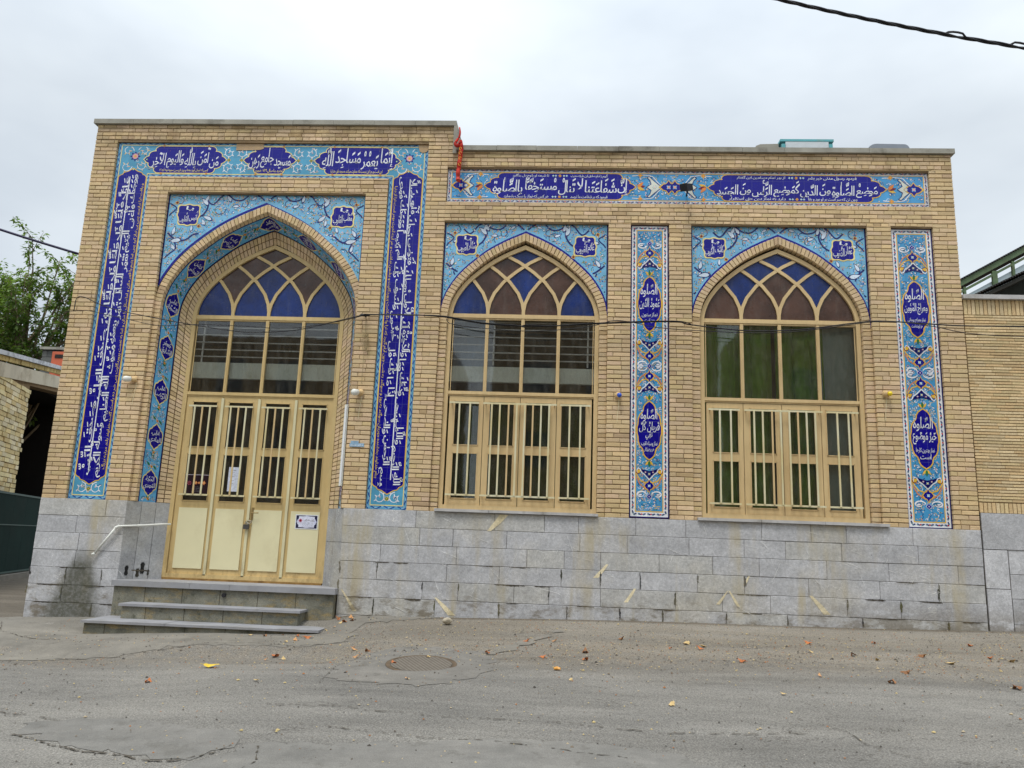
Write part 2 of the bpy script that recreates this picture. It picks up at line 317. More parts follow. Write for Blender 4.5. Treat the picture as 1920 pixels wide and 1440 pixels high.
def empty(name, loc, label=None, cat=None, group=None, kind=None):
    o = bpy.data.objects.new(name, None); COL.objects.link(o); o.location = loc; o.empty_display_size = 0.1
    o.matrix_world = Matrix.Translation(loc)
    return tag(o, label, cat, group, kind)
def ribbon(pts, w_):
    n = len(pts); L = []; Rr = []; ww = w_ if isinstance(w_, (list, tuple)) else [w_]*n
    for i in range(n):
        a = pts[max(i-1, 0)]; b = pts[min(i+1, n-1)]; p = pts[i]
        if 0 < i < n-1:
            d1 = Vector((p[0]-a[0], p[1]-a[1])); d2 = Vector((b[0]-p[0], b[1]-p[1]))
            if d1.length < 1e-9 or d2.length < 1e-9: d = Vector((b[0]-a[0], b[1]-a[1])).normalized(); k = 1
            else:
                d1.normalize(); d2.normalize(); d = (d1+d2)
                d = d.normalized() if d.length > 1e-6 else d1
                k = min(1/max(d.dot(d1), 0.35), 2.5)
        else: d = Vector((b[0]-a[0], b[1]-a[1])).normalized(); k = 1
        h = ww[i]/2*k; L.append((p[0]-d.y*h, p[1]+d.x*h)); Rr.append((p[0]+d.y*h, p[1]-d.x*h))
    return L, Rr
def lerp(a, b, t): return a+(b-a)*t

# ------------------------------------------------------------------ arch profile
PROF = [(0, 1), (.22, .908), (.43, .797), (.62, .66), (.79, .51), (.92, .335), (.98, .19), (1.0, .07), (1.0, 0)]
def prof_v(u):                       # height fraction at half-width fraction u
    u = abs(u)
    for (a, va), (b, vb) in zip(PROF, PROF[1:]):
        if u <= b and b > a: return lerp(va, vb, (u-a)/(b-a))
    return 0
def _catmull(P, per=5):
    out_ = []
    for i in range(len(P)-1):
        p0 = P[max(i-1, 0)] if i > 0 else (2*P[0][0]-P[1][0], 2*P[0][1]-P[1][1]); p1 = P[i]; p2 = P[i+1]; p3 = P[min(i+2, len(P)-1)]
        for k in range(per):
            t = k/per
            out_.append(tuple(0.5*((2*p1[j])+(-p0[j]+p2[j])*t+(2*p0[j]-5*p1[j]+4*p2[j]-p3[j])*t*t+(-p0[j]+3*p1[j]-3*p2[j]+p3[j])*t**3) for j in (0, 1)))
    out_.append(P[-1]); return out_
SMOOTH = _catmull(PROF[:-1], 5)+[(1.0, 0)]           # apex -> springing
def arch_half(c, h, s, a, side, off=0.0):            # springing -> apex, offset outwards by off
    pts = [(c+side*u*h, s+v*(a-s)) for u, v in reversed(SMOOTH)]
    if off == 0: return pts
    L, Rr = ribbon(pts, 2*off); q = L if side < 0 else Rr
    e = q[-1]; f = q[-2]; t = (c-e[0])/(e[0]-f[0]) if abs(e[0]-f[0]) > 1e-9 else 0
    q = q+[(c, e[1]+(e[1]-f[1])*t)]
    return q
def resample(pts, step=None, n=None):
    d = [0]
    for a, b in zip(pts, pts[1:]): d.append(d[-1]+math.hypot(b[0]-a[0], b[1]-a[1]))
    T = d[-1]; n = n or max(1, round(T/step)); out_ = []; j = 0
    for i in range(n+1):
        t = T*i/n
        while j < len(d)-2 and d[j+1] < t: j += 1
        k = (t-d[j])/max(d[j+1]-d[j], 1e-9); out_.append((lerp(pts[j][0], pts[j+1][0], k), lerp(pts[j][1], pts[j+1][1], k)))
    return out_

# ------------------------------------------------------------------ bricks
rb = random.Random(7)
def brick_col():
    r = rb.random()
    b = (208, 183, 145)
    if r < .22: b = (213, 186, 146)
    elif r < .40: b = (204, 181, 140)
    elif r < .50: b = (212, 184, 148)
    elif r < .58: b = (200, 175, 137)
    elif r < .62: b = (186, 160, 124)
    k = rb.uniform(.97, 1.04); return C(min(b[0]*k, 240), b[1]*k, b[2]*k*rb.uniform(.96, 1.04))
def brick(mb, x0, x1, z0, z1, y, back, col=None, j=0.0022):
    col = col or brick_col(); e = 0.004; yy = y+rb.uniform(-.0022, .0022)
    g = lambda: rb.uniform(-j, j)
    o = [(x0+g(), z0+g()), (x1+g(), z0+g()), (x1+g(), z1+g()), (x0+g(), z1+g())]
    i = [(o[0][0]+e, o[0][1]+e), (o[1][0]-e, o[1][1]+e), (o[2][0]-e, o[2][1]-e), (o[3][0]+e, o[3][1]-e)]
    t = rb.uniform(-.0012, .0012)
    v = [(p[0], yy+(t if k < 2 else -t), p[1]) for k, p in enumerate(i)]+[(p[0], yy+e, p[1]) for p in o]+[(p[0], back, p[1]) for p in o]
    f = [(0, 1, 2, 3)]
    for a in range(4):
        b = (a+1) % 4; f += [(4+a, 4+b, b, a), (8+a, 8+b, 4+b, 4+a)]
    mb.mesh(v, f, col)
PITCH = 0.064; ZB = 1.603
def fill(mb, x0, x1, z0, z1, y=0.0, back=0.062, heads=(), head_all=False, bl=0.205):
    k0 = int(math.floor((z0-ZB)/PITCH)); k = k0
    while ZB+k*PITCH < z1-0.012:
        a = max(ZB+k*PITCH, z0); b = min(ZB+k*PITCH+PITCH-0.0105, z1)
        if b-a > 0.012:
            head = head_all or any(abs(ZB+k*PITCH-h) < PITCH*0.5 for h in heads)
            L = 0.102 if head else bl
            x = x0-(0 if not (k % 2) else (L*0.5 if not head else L*.5))-rb.uniform(0, 0.02)
            if (x1-x0) < 0.14: x = x0
            while x < x1-0.02:
                l_ = L*rb.uniform(.96, 1.03)
                if not head and rb.random() < .10: l_ = 0.105
                if (x1-x0) < 0.14: l_ = x1-x0+0.01
                e = x+l_; p = max(x, x0); q = min(e, x1)
                if x1-q < 0.045: q = x1; e = x1+0.01
                if q-p > 0.03: brick(mb, p+(0.003 if p > x0 else 0), q-(0.003 if q < x1 else 0), a, b, y, back)
                x = e
        k += 1
def ring_bricks(mb, c, h, s, a, off, y, back, step=0.058):
    for side in (-1, 1):
        i_ = arch_half(c, h, s, a, side); o_ = arch_half(c, h, s, a, side, off)
        n = round(sum(math.hypot(q[0]-p[0], q[1]-p[1]) for p, q in zip(i_, i_[1:]))/step)
        I = resample(i_, n=n); O = resample(o_, n=n)
        for k in range(n):
            g = 0.07
            A, B = I[k], I[k+1]; P, Q = O[k], O[k+1]
            ll = lambda u, v, t: (lerp(u[0], v[0], t), lerp(u[1], v[1], t))
            q = [ll(A, B, g), ll(A, B, 1-g), ll(P, Q, 1-g), ll(P, Q, g)]
            q = [(x+rb.uniform(-.0015, .0015), z+rb.uniform(-.0015, .0015)) for x, z in q]
            yy = y+rb.uniform(-.003, .003); e = .004
            cx = sum(t[0] for t in q)/4; cz = sum(t[1] for t in q)/4
            inn = [(x+(cx-x)*.10, z+(cz-z)*.08) for x, z in q]
            v = [(x, yy, z) for x, z in inn]+[(x, yy+e, z) for x, z in q]+[(x, back, z) for x, z in q]
            f = [(0, 1, 2, 3)]
            for m in range(4):
                b = (m+1) % 4; f += [(4+m, 4+b, b, m), (8+m, 8+b, 4+b, 4+m)]
            mb.mesh(v, f, brick_col())
def loft_curve(c, h, s, a, z0):
    l_ = arch_half(c, h, s, a, -1); r_ = list(reversed(arch_half(c, h, s, a, 1)))
    return [(c-h, z0)]+l_+r_[1:]+[(c+h, z0)]
def loft_bricks(mb, A, ya, B, yb, cols=1, step=0.064, gap=0.09, proud=0.010, n=None):
    n = n or round(sum(math.hypot(q[0]-p[0], q[1]-p[1]) for p, q in zip(A, A[1:]))/step)
    a = resample(A, n=n); b = resample(B, n=n)
    for i in range(n):
        for k in range(cols):
            off = 0
            t0 = k/cols+0.03; t1 = (k+1)/cols-0.03
            def P(u, t):
                p = (lerp(a[i][0], a[i+1][0], u), lerp(a[i][1], a[i+1][1], u)); q = (lerp(b[i][0], b[i+1][0], u), lerp(b[i][1], b[i+1][1], u))
                return Vector((lerp(p[0], q[0], t), lerp(ya, yb, t), lerp(p[1], q[1], t)))
            q4 = [P(gap, t0), P(1-gap, t0), P(1-gap, t1), P(gap, t1)]
            nr = (q4[1]-q4[0]).cross(q4[3]-q4[0]).normalized(); cen = Vector((-4.435 if ya > 0 and A[0][0] < -4 else (A[0][0]+A[-1][0])/2, -3, 3.5))
            if nr.dot(cen-q4[0]) < 0: nr = -nr
            j = rb.uniform(-.003, .003); top = [p+nr*j for p in q4]; bot = [p-nr*0.02 for p in q4]
            v = top+bot; f = [(0, 1, 2, 3)]+[(4+m, 4+(m+1) % 4, (m+1) % 4, m) for m in range(4)]
            mb.mesh(v, f, brick_col())
    # mortar bed behind
    return a, b
def loft_sheet(mb, A, ya, B, yb, n=90, push=0.010, col=(1, 1, 1, 1)):
    a = resample(A, n=n); b = resample(B, n=n); cx = (A[0][0]+A[-1][0])/2
    def out(p, q):  # push away from the opening
        d = Vector((p[0]-cx, p[1]-4.33 if p[1] > 4.33 else 0))
        d.normalize(); return (p[0]+d.x*push, p[1]+d.y*push)
    for i in range(n):
        p0, p1, q0, q1 = out(a[i], 0), out(a[i+1], 0), out(b[i], 0), out(b[i+1], 0)
        mb.poly([(p0[0], ya, p0[1]), (p1[0], ya, p1[1]), (q1[0], yb, q1[1]), (q0[0], yb, q0[1])], col)

# ------------------------------------------------------------------ Arabic lettering (joined presentation forms of the built-in font)
FORMS = {'ا': (0xFE8D, 0xFE8E), 'أ': (0xFE83, 0xFE84), 'إ': (0xFE87, 0xFE88), 'آ': (0xFE81, 0xFE82), 'د': (0xFEA9, 0xFEAA), 'ذ': (0xFEAB, 0xFEAC),
 'ر': (0xFEAD, 0xFEAE), 'ز': (0xFEAF, 0xFEB0), 'و': (0xFEED, 0xFEEE), 'ؤ': (0xFE85, 0xFE86), 'ى': (0xFEEF, 0xFEF0), 'ة': (0xFE93, 0xFE94), 'ء': (0xFE80, 0xFE80)}
for ch, b in zip('بتثجحخسشصضطظعغفقكلمنهيئ', (0xFE8F, 0xFE95, 0xFE99, 0xFE9D, 0xFEA1, 0xFEA5, 0xFEB1, 0xFEB5, 0xFEB9, 0xFEBD, 0xFEC1, 0xFEC5, 0xFEC9, 0xFECD, 0xFED1, 0xFED5, 0xFED9, 0xFEDD, 0xFEE1, 0xFEE5, 0xFEE9, 0xFEF1, 0xFE89)):
    FORMS[ch] = (b, b+1, b+2, b+3)
for ch, b in (('پ', 0xFB56), ('چ', 0xFB7A), ('ک', 0xFB8E), ('گ', 0xFB92), ('ی', 0xFBFC)): FORMS[ch] = (b, b+1, b+2, b+3)
LAM = {'ا': 0xFEFB, 'أ': 0xFEF7, 'إ': 0xFEF9, 'آ': 0xFEF5}
MARKS = set('\u064b\u064c\u064d\u064e\u064f\u0650\u0651\u0652\u0670')
def shape(s):
    toks = []
    for ch in s:
        if ch in MARKS:
            if toks: toks[-1][1].append(ch)
        else: toks.append([ch, []])
    res = []; i = 0; prev_join = False
    while i < len(toks):
        ch, mk = toks[i]
        if ch == 'ل' and i+1 < len(toks) and toks[i+1][0] in LAM:
            res.append((chr(LAM[toks[i+1][0]]+(1 if prev_join else 0)), mk+toks[i+1][1])); i += 2; prev_join = False; continue
        f = FORMS.get(ch)
        if not f: res.append((ch, mk)); prev_join = False; i += 1; continue
        nxt = toks[i+1][0] if i+1 < len(toks) else ' '
        nj = len(f) == 4 and nxt in FORMS and nxt != 'ء'
        g = (f[3] if nj else f[1]) if prev_join else (f[2] if nj else f[0])
        res.append((chr(g), mk)); prev_join = nj; i += 1
    return res
_gl = {}
def glyph(ch):
    if ch in _gl: return _gl[ch]
    def mk(s):
        c = bpy.data.curves.new('t', 'FONT'); c.body = s; c.resolution_u = 2; c.offset = 0.004; o = bpy.data.objects.new('t', c)
        COL.objects.link(o); bpy.context.view_layer.update(); dg = bpy.context.evaluated_depsgraph_get()
        m = o.evaluated_get(dg).to_mesh(); v = [(p.co.x, p.co.y) for p in m.vertices]; f = [tuple(p.vertices) for p in m.polygons]
        o.evaluated_get(dg).to_mesh_clear(); bpy.data.objects.remove(o); bpy.data.curves.remove(c); return v, f
    v, f = mk(ch)
    if not v: _gl[ch] = ([], [], 0.25); return _gl[ch]
    v2, f2 = mk(ch+ch); adv = max(p[0] for p in v2)-max(p[0] for p in v)
    _gl[ch] = (v, f, adv); return _gl[ch]
class Art:
    """Paint laid on a panel: flat shapes in (u, v), each layer half a millimetre above the last."""
    K = 0
    def __init__(s, mapf): s.mb = MB(); s.m = mapf
    def e(s, L): Art.K = (Art.K+1) % 40; return L+Art.K*.022      # no two shapes of a layer share a plane
    def poly(s, pts, col, L=0): L = s.e(L); s.mb.poly([s.m(p[0], p[1], L) for p in pts], col)
    def rib(s, pts, w_, col, L=0, inside=None):
        A, B = ribbon(pts, w_); L = s.e(L)
        for i in range(len(A)-1):
            if inside and not (inside(*A[i]) and inside(*B[i]) and inside(*A[i+1]) and inside(*B[i+1])): continue
            s.mb.poly([s.m(p[0], p[1], L) for p in (A[i], A[i+1], B[i+1], B[i])], col)
    def disc(s, x, y, r, col, L, n=8, ry=None, rot=0, inside=None):
        ry = ry or r; p = [(x+math.cos(t)*r*math.cos(rot)-math.sin(t)*ry*math.sin(rot), y+math.cos(t)*r*math.sin(rot)+math.sin(t)*ry*math.cos(rot)) for t in [2*math.pi*k/n for k in range(n)]]
        if inside and not all(inside(*q) for q in p): return
        s.poly(p, col, L)
    def flower(s, x, y, r, cols, L, n=6, rot=0, inside=None):
        p = []
        for k in range(n*4):
            t = 2*math.pi*k/(n*4)+rot; q = r*(0.74+0.26*math.cos(n*(t-rot))); p.append((x+q*math.cos(t), y+q*math.sin(t)))
        if inside and not all(inside(*q) for q in p): return
        s.poly(p, cols[0], L); s.disc(x, y, r*.55, cols[1], L+1, 8); s.disc(x, y, r*.25, cols[2], L+2, 6)
    def leaf(s, x, y, a, l_, w_, col, L, edge=None, inside=None, bend=0.35):
        def P(t, sd): 
            ang = a+bend*t; cx = x+math.cos(a+bend*t*.5)*l_*t; cy = y+math.sin(a+bend*t*.5)*l_*t
            ww = w_*math.sin(math.pi*t**.7)*.5*sd; return (cx-math.sin(ang)*ww, cy+math.cos(ang)*ww)
        ts = [0, .15, .35, .55, .75, .9, 1]
        p = [P(t, 1) for t in ts]+[P(t, -1) for t in reversed(ts[1:-1])]
        if inside and not all(inside(*q) for q in p): return
        if edge:
            cx = sum(q[0] for q in p)/len(p); cy = sum(q[1] for q in p)/len(p)
            s.poly([(cx+(q[0]-cx)*1.3, cy+(q[1]-cy)*1.35) for q in p], edge, L); L += 1
        s.poly(p, col, L)
    def text(s, string, x0, y0, x1, y1, col, L=6, rot=0, levels=2, stretch=1.9, squeeze=.90, seed=1, lvh=.30):
        """rot 0: reads right to left; rot 1: reads downwards (tops left... right edge), rot -1: reads upwards."""
        rr = random.Random(seed); words = string.split(' '); items = []; x = 0
        for wi, wd in enumerate(reversed(words)):
            lv = (wi % levels)*lvh if levels > 1 else 0
            sh = shape(wd)
            for ch, mk in reversed(sh):
                v, f, adv = glyph(ch)
                items.append((v, f, x, lv, 0)); top = max([p[1] for p in v] or [0.5]); low = min([p[1] for p in v] or [0])
                mid = (min([p[0] for p in v] or [0])+max([p[0] for p in v] or [0]))/2
                up = 0
                for m in mk:
                    mv, mf, _ = glyph(m); mc = (min(p[0] for p in mv)+max(p[0] for p in mv))/2; my = min(p[1] for p in mv); My = max(p[1] for p in mv)
                    if m in '\u064d\u0650': dy = min(low, 0)-0.06-My
                    else: dy = max(min(top, .62), .40)+0.08-my+up; up += (My-my)+.05
                    items.append(([(p[0]-mc+mid, p[1]+dy) for p in mv], mf, x, lv, 1))
                x += adv*squeeze
            x += 0.13 if levels > 1 else 0.2
        def nl(p, dx, lv):
            yy = p[1]; yy = yy if yy < .45 else .45+(yy-.45)*stretch
            yy = yy*1.12+lv; return (p[0]+dx+(yy*0.06 if rot == 0 else 0), yy)
        allp = [[nl(p, dx, lv) for p in v] for v, f, dx, lv, mk in items]
        xs = [p[0] for q in allp for p in q]; ys = [p[1] for q, it in zip(allp, items) if not it[4] for p in q]
        ax, bx, ay, by = min(xs), max(xs), min(ys), max(ys)
        W, H = (x1-x0, y1-y0) if rot == 0 else (y1-y0, x1-x0)
        for q, (v, f, dx, lv, mk) in zip(allp, items):
            o = []
            if mk and q:
                hi, lo = max(p[1] for p in q), min(p[1] for p in q); sh_ = min(0, by-hi)+max(0, ay-lo); q = [(p[0], p[1]+sh_) for p in q]
            for p in q:
                a = (p[0]-ax)/(bx-ax)*W; b = (p[1]-ay)/(by-ay)*H
                if rot == 0: o.append((x0+a, y0+b))
                elif rot == -1: o.append((x0+b, y1-a))       # reads upwards, tops to the right
                else: o.append((x1-b, y0+a))                 # reads downwards, tops to the left
            s.mb.mesh([s.m(p[0], p[1], L) for p in o], f, col)
def flat(y): return lambda u, v, L: (u, y-0.0006*L, v)

# colours of the glaze
COB = C(12, 8, 130); COB2 = C(14, 10, 92); SKY = C(122, 182, 216); TEAL = C(70, 146, 192); TEAL2 = C(84, 154, 186); WHT = C(226, 228, 232); YEL = C(222, 178, 66); ORG = C(222, 134, 62)
MAR = C(112, 30, 52); GRN = C(44, 112, 62); PNK = C(226, 168, 172); BLU = C(40, 78, 172); PYL = C(232, 214, 140); NAV = C(24, 34, 104)

def flora(A, box, inside, n, seed, base=3, size=0.030, light=False):
    """Small flowers, leaves and stems scattered over a ground."""
    r = random.Random(seed); pts = []; tries = 0
    while len(pts) < n and tries < n*14:
        tries += 1; x = r.uniform(box[0], box[2]); y = r.uniform(box[1], box[3])
        if not inside(x, y) or any((x-a)**2+(y-b)**2 < (size*1.45)**2 for a, b in pts): continue
        pts.append((x, y)); t = r.random(); a = r.uniform(0, 6.28)
        q = [(x+math.cos(a+k*.5)*size*(1.15)*(1-k*.08)-0.0, y+math.sin(a+k*.5)*size*1.15*(1-k*.08)) for k in range(6)]
        A.rib(q, [.004, .006, .006, .005, .004, .002], r.choice([GRN, BLU, YEL] if light else [NAV, WHT, NAV, YEL]), base, inside)
        for m in range(2): A.leaf(x+math.cos(a+m*2.4)*size*.7, y+math.sin(a+m*2.4)*size*.7, a+m*2.4+r.uniform(-.6, .6), size*.75, size*.30, r.choice([GRN, YEL, YEL, BLU] if light else [GRN, YEL, NAV, YEL, WHT]), base+1, None, inside)
        if t < .55: A.flower(x, y, size*r.uniform(.36, .54), r.choice([(YEL, ORG, MAR), (PNK, MAR, YEL), (ORG, YEL, MAR), (WHT, PNK, ORG), (MAR, PNK, YEL)] if light else [(WHT, PNK, MAR), (YEL, WHT, MAR), (PNK, WHT, ORG), (WHT, YEL, ORG), (MAR, PNK, YEL)]), base+1, r.choice([5, 6]), a, inside)
        elif t < .8: A.leaf(x, y, a, size*1.2, size*.5, WHT, base+1, NAV, inside)
        else: A.disc(x, y, size*.22, r.choice([YEL, ORG, MAR]), base+1, 6, inside=inside)
def scroll(A, x, y, r0, a0, turns, d, col, w_, L, inside, leafs=True, lc=WHT):
    n = int(14*turns)+4; p = []
    for k in range(n+1):
        t = k/n; rad = r0*(1-.78*t); a = a0+d*2*math.pi*turns*t; p.append((x+math.cos(a)*rad, y+math.sin(a)*rad))
    A.rib(p, [w_*(1-.5*k/n) for k in range(n+1)], col, L, inside)
    if leafs:
        for k in range(2, n, max(3, n//6)):
            a = math.atan2(p[k][1]-p[k-1][1], p[k][0]-p[k-1][0]); A.leaf(p[k][0], p[k][1], a-d*.9, r0*.42, r0*.15, lc, L, col, inside, -d*.9)
    A.flower(p[-1][0], p[-1][1], r0*.17, (WHT, PNK, MAR), L+1, 6, 0, inside)
def inbox(x0, y0, x1, y1): return lambda x, y: x0 < x < x1 and y0 < y < y1

ENDP = [(0, 1), (.16, .97), (.28, .86), (.33, .72), (.30, .64), (.46, .62), (.62, .53), (.70, .40), (.70, .27), (.84, .20), (1.0, 0)]
def cart_h(x0, x1, z0, z1, e=None, g=0):
    cz = (z0+z1)/2; H = (z1-z0)/2+g; e = (e or H*1.15)+0; xr = x1-e+g; xl = x0+e-g
    up = [(xr+dx*e, cz+dy*H) for dx, dy in ENDP]; dn = [(xr+dx*e, cz-dy*H) for dx, dy in reversed(ENDP[:-1])]
    lf = [(xl-dx*e, cz-dy*H) for dx, dy in ENDP]; lu = [(xl-dx*e, cz+dy*H) for dx, dy in reversed(ENDP[:-1])]
    return up+dn+lf+lu
def cart_poly(A, pts, cx, cz, col, edge, L, w_=0.014):
    A.poly(pts, col, L); A.rib(pts+[pts[0]], w_, edge, L+1)
VPROF = [(0, 1), (.20, .95), (.38, .88), (.50, .79), (.52, .70), (.60, .62), (.82, .52), (.94, .38), (.96, .22), (1.04, .10), (1.04, 0)]
def cart_v(cx, cz, w_, h):
    r_ = [(cx+a*w_/2, cz+b*h/2) for a, b in VPROF]; r2 = [(cx+a*w_/2, cz-b*h/2) for a, b in reversed(VPROF[:-1])]
    l1 = [(cx-a*w_/2, cz-b*h/2) for a, b in VPROF[1:]]; l2 = [(cx-a*w_/2, cz+b*h/2) for a, b in reversed(VPROF[1:-1])]
    return r_+r2+l1+l2
def chain(A, p0, p1, w_, L, cols, step=0.075):
    """A running border: leaf, dot, leaf."""
    dx, dy = p1[0]-p0[0], p1[1]-p0[1]; T = math.hypot(dx, dy); n = max(2, round(T/step)); a = math.atan2(dy, dx)
    for k in range(n):
        t = (k+.5)/n; x, y = p0[0]+dx*t, p0[1]+dy*t; sg = 1 if k % 2 else -1
        A.leaf(x-math.cos(a)*step*.42, y-math.sin(a)*step*.42, a+sg*.35, step*.62, w_*.42, cols[0], L, None, None, -sg*.7)
        A.leaf(x-math.cos(a)*step*.1, y-math.sin(a)*step*.1, a-sg*.5, step*.5, w_*.30, cols[1], L+1, None, None, sg*.9)
        if k % 2: A.disc(x+math.cos(a)*step*.42, y+math.sin(a)*step*.42, w_*.19, cols[2], L+1, 6)
def wave(A, p0, p1, w_, L, col, col2, step=0.11):
    dx, dy = p1[0]-p0[0], p1[1]-p0[1]; T = math.hypot(dx, dy); n = max(2, round(T/step)); ux, uy = dx/T, dy/T; p = []
    for k in range(n*8+1):
        t = k/(n*8); o = math.sin(t*n*math.pi)*w_*.28; p.append((p0[0]+dx*t-uy*o, p0[1]+dy*t+ux*o))
    A.rib(p, w_*.26, col, L)
    for k in range(n):
        t = (k+.5)/n; sg = 1 if k % 2 else -1; o = -sg*w_*.18; A.leaf(p0[0]+dx*t-uy*o-ux*step*.3, p0[1]+dy*t+ux*o-uy*step*.3, math.atan2(dy, dx), step*.6, w_*.22, col2, L+1)
def rectline(A, x0, z0, x1, z1, w_, col, L):
    for a, b in (((x0, z0), (x1, z0)), ((x0, z1), (x1, z1)), ((x0, z0), (x0, z1)), ((x1, z0), (x1, z1))):
        d = w_/2
        A.poly([(min(a[0], b[0])-d, min(a[1], b[1])-d), (max(a[0], b[0])+d, min(a[1], b[1])-d), (max(a[0], b[0])+d, max(a[1], b[1])+d), (min(a[0], b[0])-d, max(a[1], b[1])+d)], col, L)
def dia(A, x, z, w_, h, col, edge, L, inner=WHT):
    p = [(0, 1), (.25, .55), (.62, .42), (1, 0), (.62, -.42), (.25, -.55), (0, -1), (-.25, -.55), (-.62, -.42), (-1, 0), (-.62, .42), (-.25, .55)]
    A.poly([(x+a*w_*.62, z+b*h*.60) for a, b in p], edge, L); A.poly([(x+a*w_/2, z+b*h/2) for a, b in p], col, L+1)
    A.flower(x, z, min(w_, h)*.20, (SKY, inner, YEL), L+2, 4, math.pi/4)
def curl_pair(A, x, z, w_, h, col, L, up=1, lw=0.017):
    for sd in (-1, 1):
        p = []
        for k in range(20):
            t = k/19; a = math.pi*(1.0+1.75*t); rr = 1-.55*t
            p.append((x+sd*(w_*.30-math.cos(a)*w_*.20*rr*-1), z+up*math.sin(a)*h*.5*rr))
        A.rib(p, [lw*(.6+.6*math.sin(math.pi*k/19)) for k in range(20)], col, L)
        A.leaf(x+sd*w_*.26, z, 0 if sd > 0 else math.pi, w_*.16, h*.22, WHT, L+1, NAV)
def wings(A, x, z, w_, h, up, L):
    for sd in (-1, 1):
        p = [(x, z+up*h*.55), (x+sd*w_*.10, z+up*h*.32), (x+sd*w_*.20, z+up*h*.10), (x+sd*w_*.30, z-up*h*.02), (x+sd*w_*.36, z-up*h*.30), (x+sd*w_*.44, z-up*h*.38), (x+sd*w_*.50, z-up*h*.20), (x+sd*w_*.48, z+up*.0)]
        A.rib(p, [.012, .012, .013, .014, .013, .011, .009, .004], WHT, L+2)
        q = [(x, z+up*h*.45), (x+sd*w_*.14, z+up*h*.12), (x+sd*w_*.30, z-up*h*.16), (x+sd*w_*.40, z-up*h*.40), (x+sd*w_*.22, z-up*h*.26), (x, z-up*h*.15)]
        A.poly(q if sd*up > 0 else q[::-1], COB2, L+1); A.flower(x+sd*w_*.15, z-up*h*.06, .014, (PNK, WHT, MAR), L+2, 5)
    A.flower(x, z+up*h*.08, .022, (SKY, YEL, WHT), L+3, 4, math.pi/4)
def tulip(A, x, z, s_, up, L):
    for a in (-.75, 0, .75): A.leaf(x, z-up*s_*.4, math.pi/2*up+a*up, s_, s_*.42, YEL if a else GRN, L+(0 if a else 1), None, None, 0)
def vpanel(name, x0, x1, z0, z1, ca, ta, cb, tb, parent, label):
    A = Art(flat(0.045)); A.poly([(x0, z0), (x1, z0), (x1, z1), (x0, z1)], WHT, 0)
    rectline(A, x0+.008, z0+.008, x1-.008, z1-.008, .016, COB2, 1)
    bw = 0.062; m = .018+bw/2
    for p, q in (((x0+m, z0+m), (x0+m, z1-m)), ((x1-m, z0+m), (x1-m, z1-m)), ((x0+m, z0+m), (x1-m, z0+m)), ((x0+m, z1-m), (x1-m, z1-m))): chain(A, p, q, bw, 2, (C(90, 120, 140), NAV, C(190, 40, 50)), .062)
    a0, a1, b0, b1 = x0+.085, x1-.085, z0+.085, z1-.085
    A.poly([(a0, b0), (a1, b0), (a1, b1), (a0, b1)], TEAL, 1); rectline(A, a0, b0, a1, b1, .013, YEL, 2)
    cx = (x0+x1)/2; W = a1-a0; H = b1-b0; ins = inbox(a0+.012, b0+.012, a1-.012, b1-.012)
    flora(A, (a0, b0, a1, b1), ins, 420, int(x0*10)+50, 2, 0.030)
    rr = random.Random(3)
    zc = [b0+H*0.725, b0+H*0.275]                       # centres of the two cartouches
    for k, (c_, txt, sub) in enumerate(((zc[0], ca, ta), (zc[1], cb, tb))):
        h = 0.82; w_ = W*.88
        for up in (1, -1):
            e = c_+up*h/2
            tulip(A, cx, e+up*.05, .085, up, 7)
            wings(A, cx, e+up*.18, W*.92, .17, up, 7)
            for sd in (-1, 1):                           # yellow ogee linking the motifs
                p = [(cx, e+up*.28), (cx+sd*W*.12, e+up*.315), (cx+sd*W*.30, e+up*.29), (cx+sd*W*.44, e+up*.22), (cx+sd*W*.485, e+up*.15)]
                A.rib(p, .016, YEL, 6); p = [(cx, e+up*.40), (cx+sd*W*.16, e+up*.39), (cx+sd*W*.34, e+up*.335), (cx+sd*W*.46, e+up*.24)]; A.rib(p, .013, ORG, 6)
                A.leaf(cx+sd*W*.47, e+up*.17, -sd*.3+(math.pi if sd > 0 else 0), .07, .05, YEL, 7, MAR)
            dia(A, cx, e+up*.355, W*.34, .17, COB, YEL, 8)
            curl_pair(A, cx, e+up*.475, W*.98, .10, WHT, 7, up)
            dia(A, cx, e+up*.50, W*.17, .085, COB, C(190, 200, 220), 8, PNK)
        cart_poly(A, cart_v(cx, c_, w_, h), cx, c_, COB, YEL, 8, .016)
        ww = w_*.46
        n = len(txt)
        if n == 2:
            A.text(txt[0], cx-ww*.86, c_+.10, cx+ww*.74, c_+.30, WHT, 11, 0, 1, 1.6); A.text(txt[1], cx-ww*.96, c_-.08, cx+ww*.96, c_+.09, WHT, 11, 0, 1, 1.5)
            zt = c_-.125
        else:
            A.text(txt[0], cx-ww*.8, c_+.12, cx+ww*.74, c_+.30, WHT, 11, 0, 1, 1.6); A.text(txt[1], cx-ww*.94, c_-.03, cx+ww*.94, c_+.12, WHT, 11, 0, 1, 1.5); A.text(txt[2], cx-ww*.35, c_-.13, cx+ww*.3, c_-.03, WHT, 11, 0, 1, 1.3)
            zt = c_-.15
        A.text(sub[0], cx-ww*.74, zt-.075, cx+ww*.74, zt, WHT, 11, 0, 1, 1.2); A.text(sub[1], cx-ww*.45, zt-.155, cx+ww*.45, zt-.085, WHT, 11, 0, 1, 1.2)
    o = A.mb.build('tile_panel', MT, parent); o['label'] = label; return o
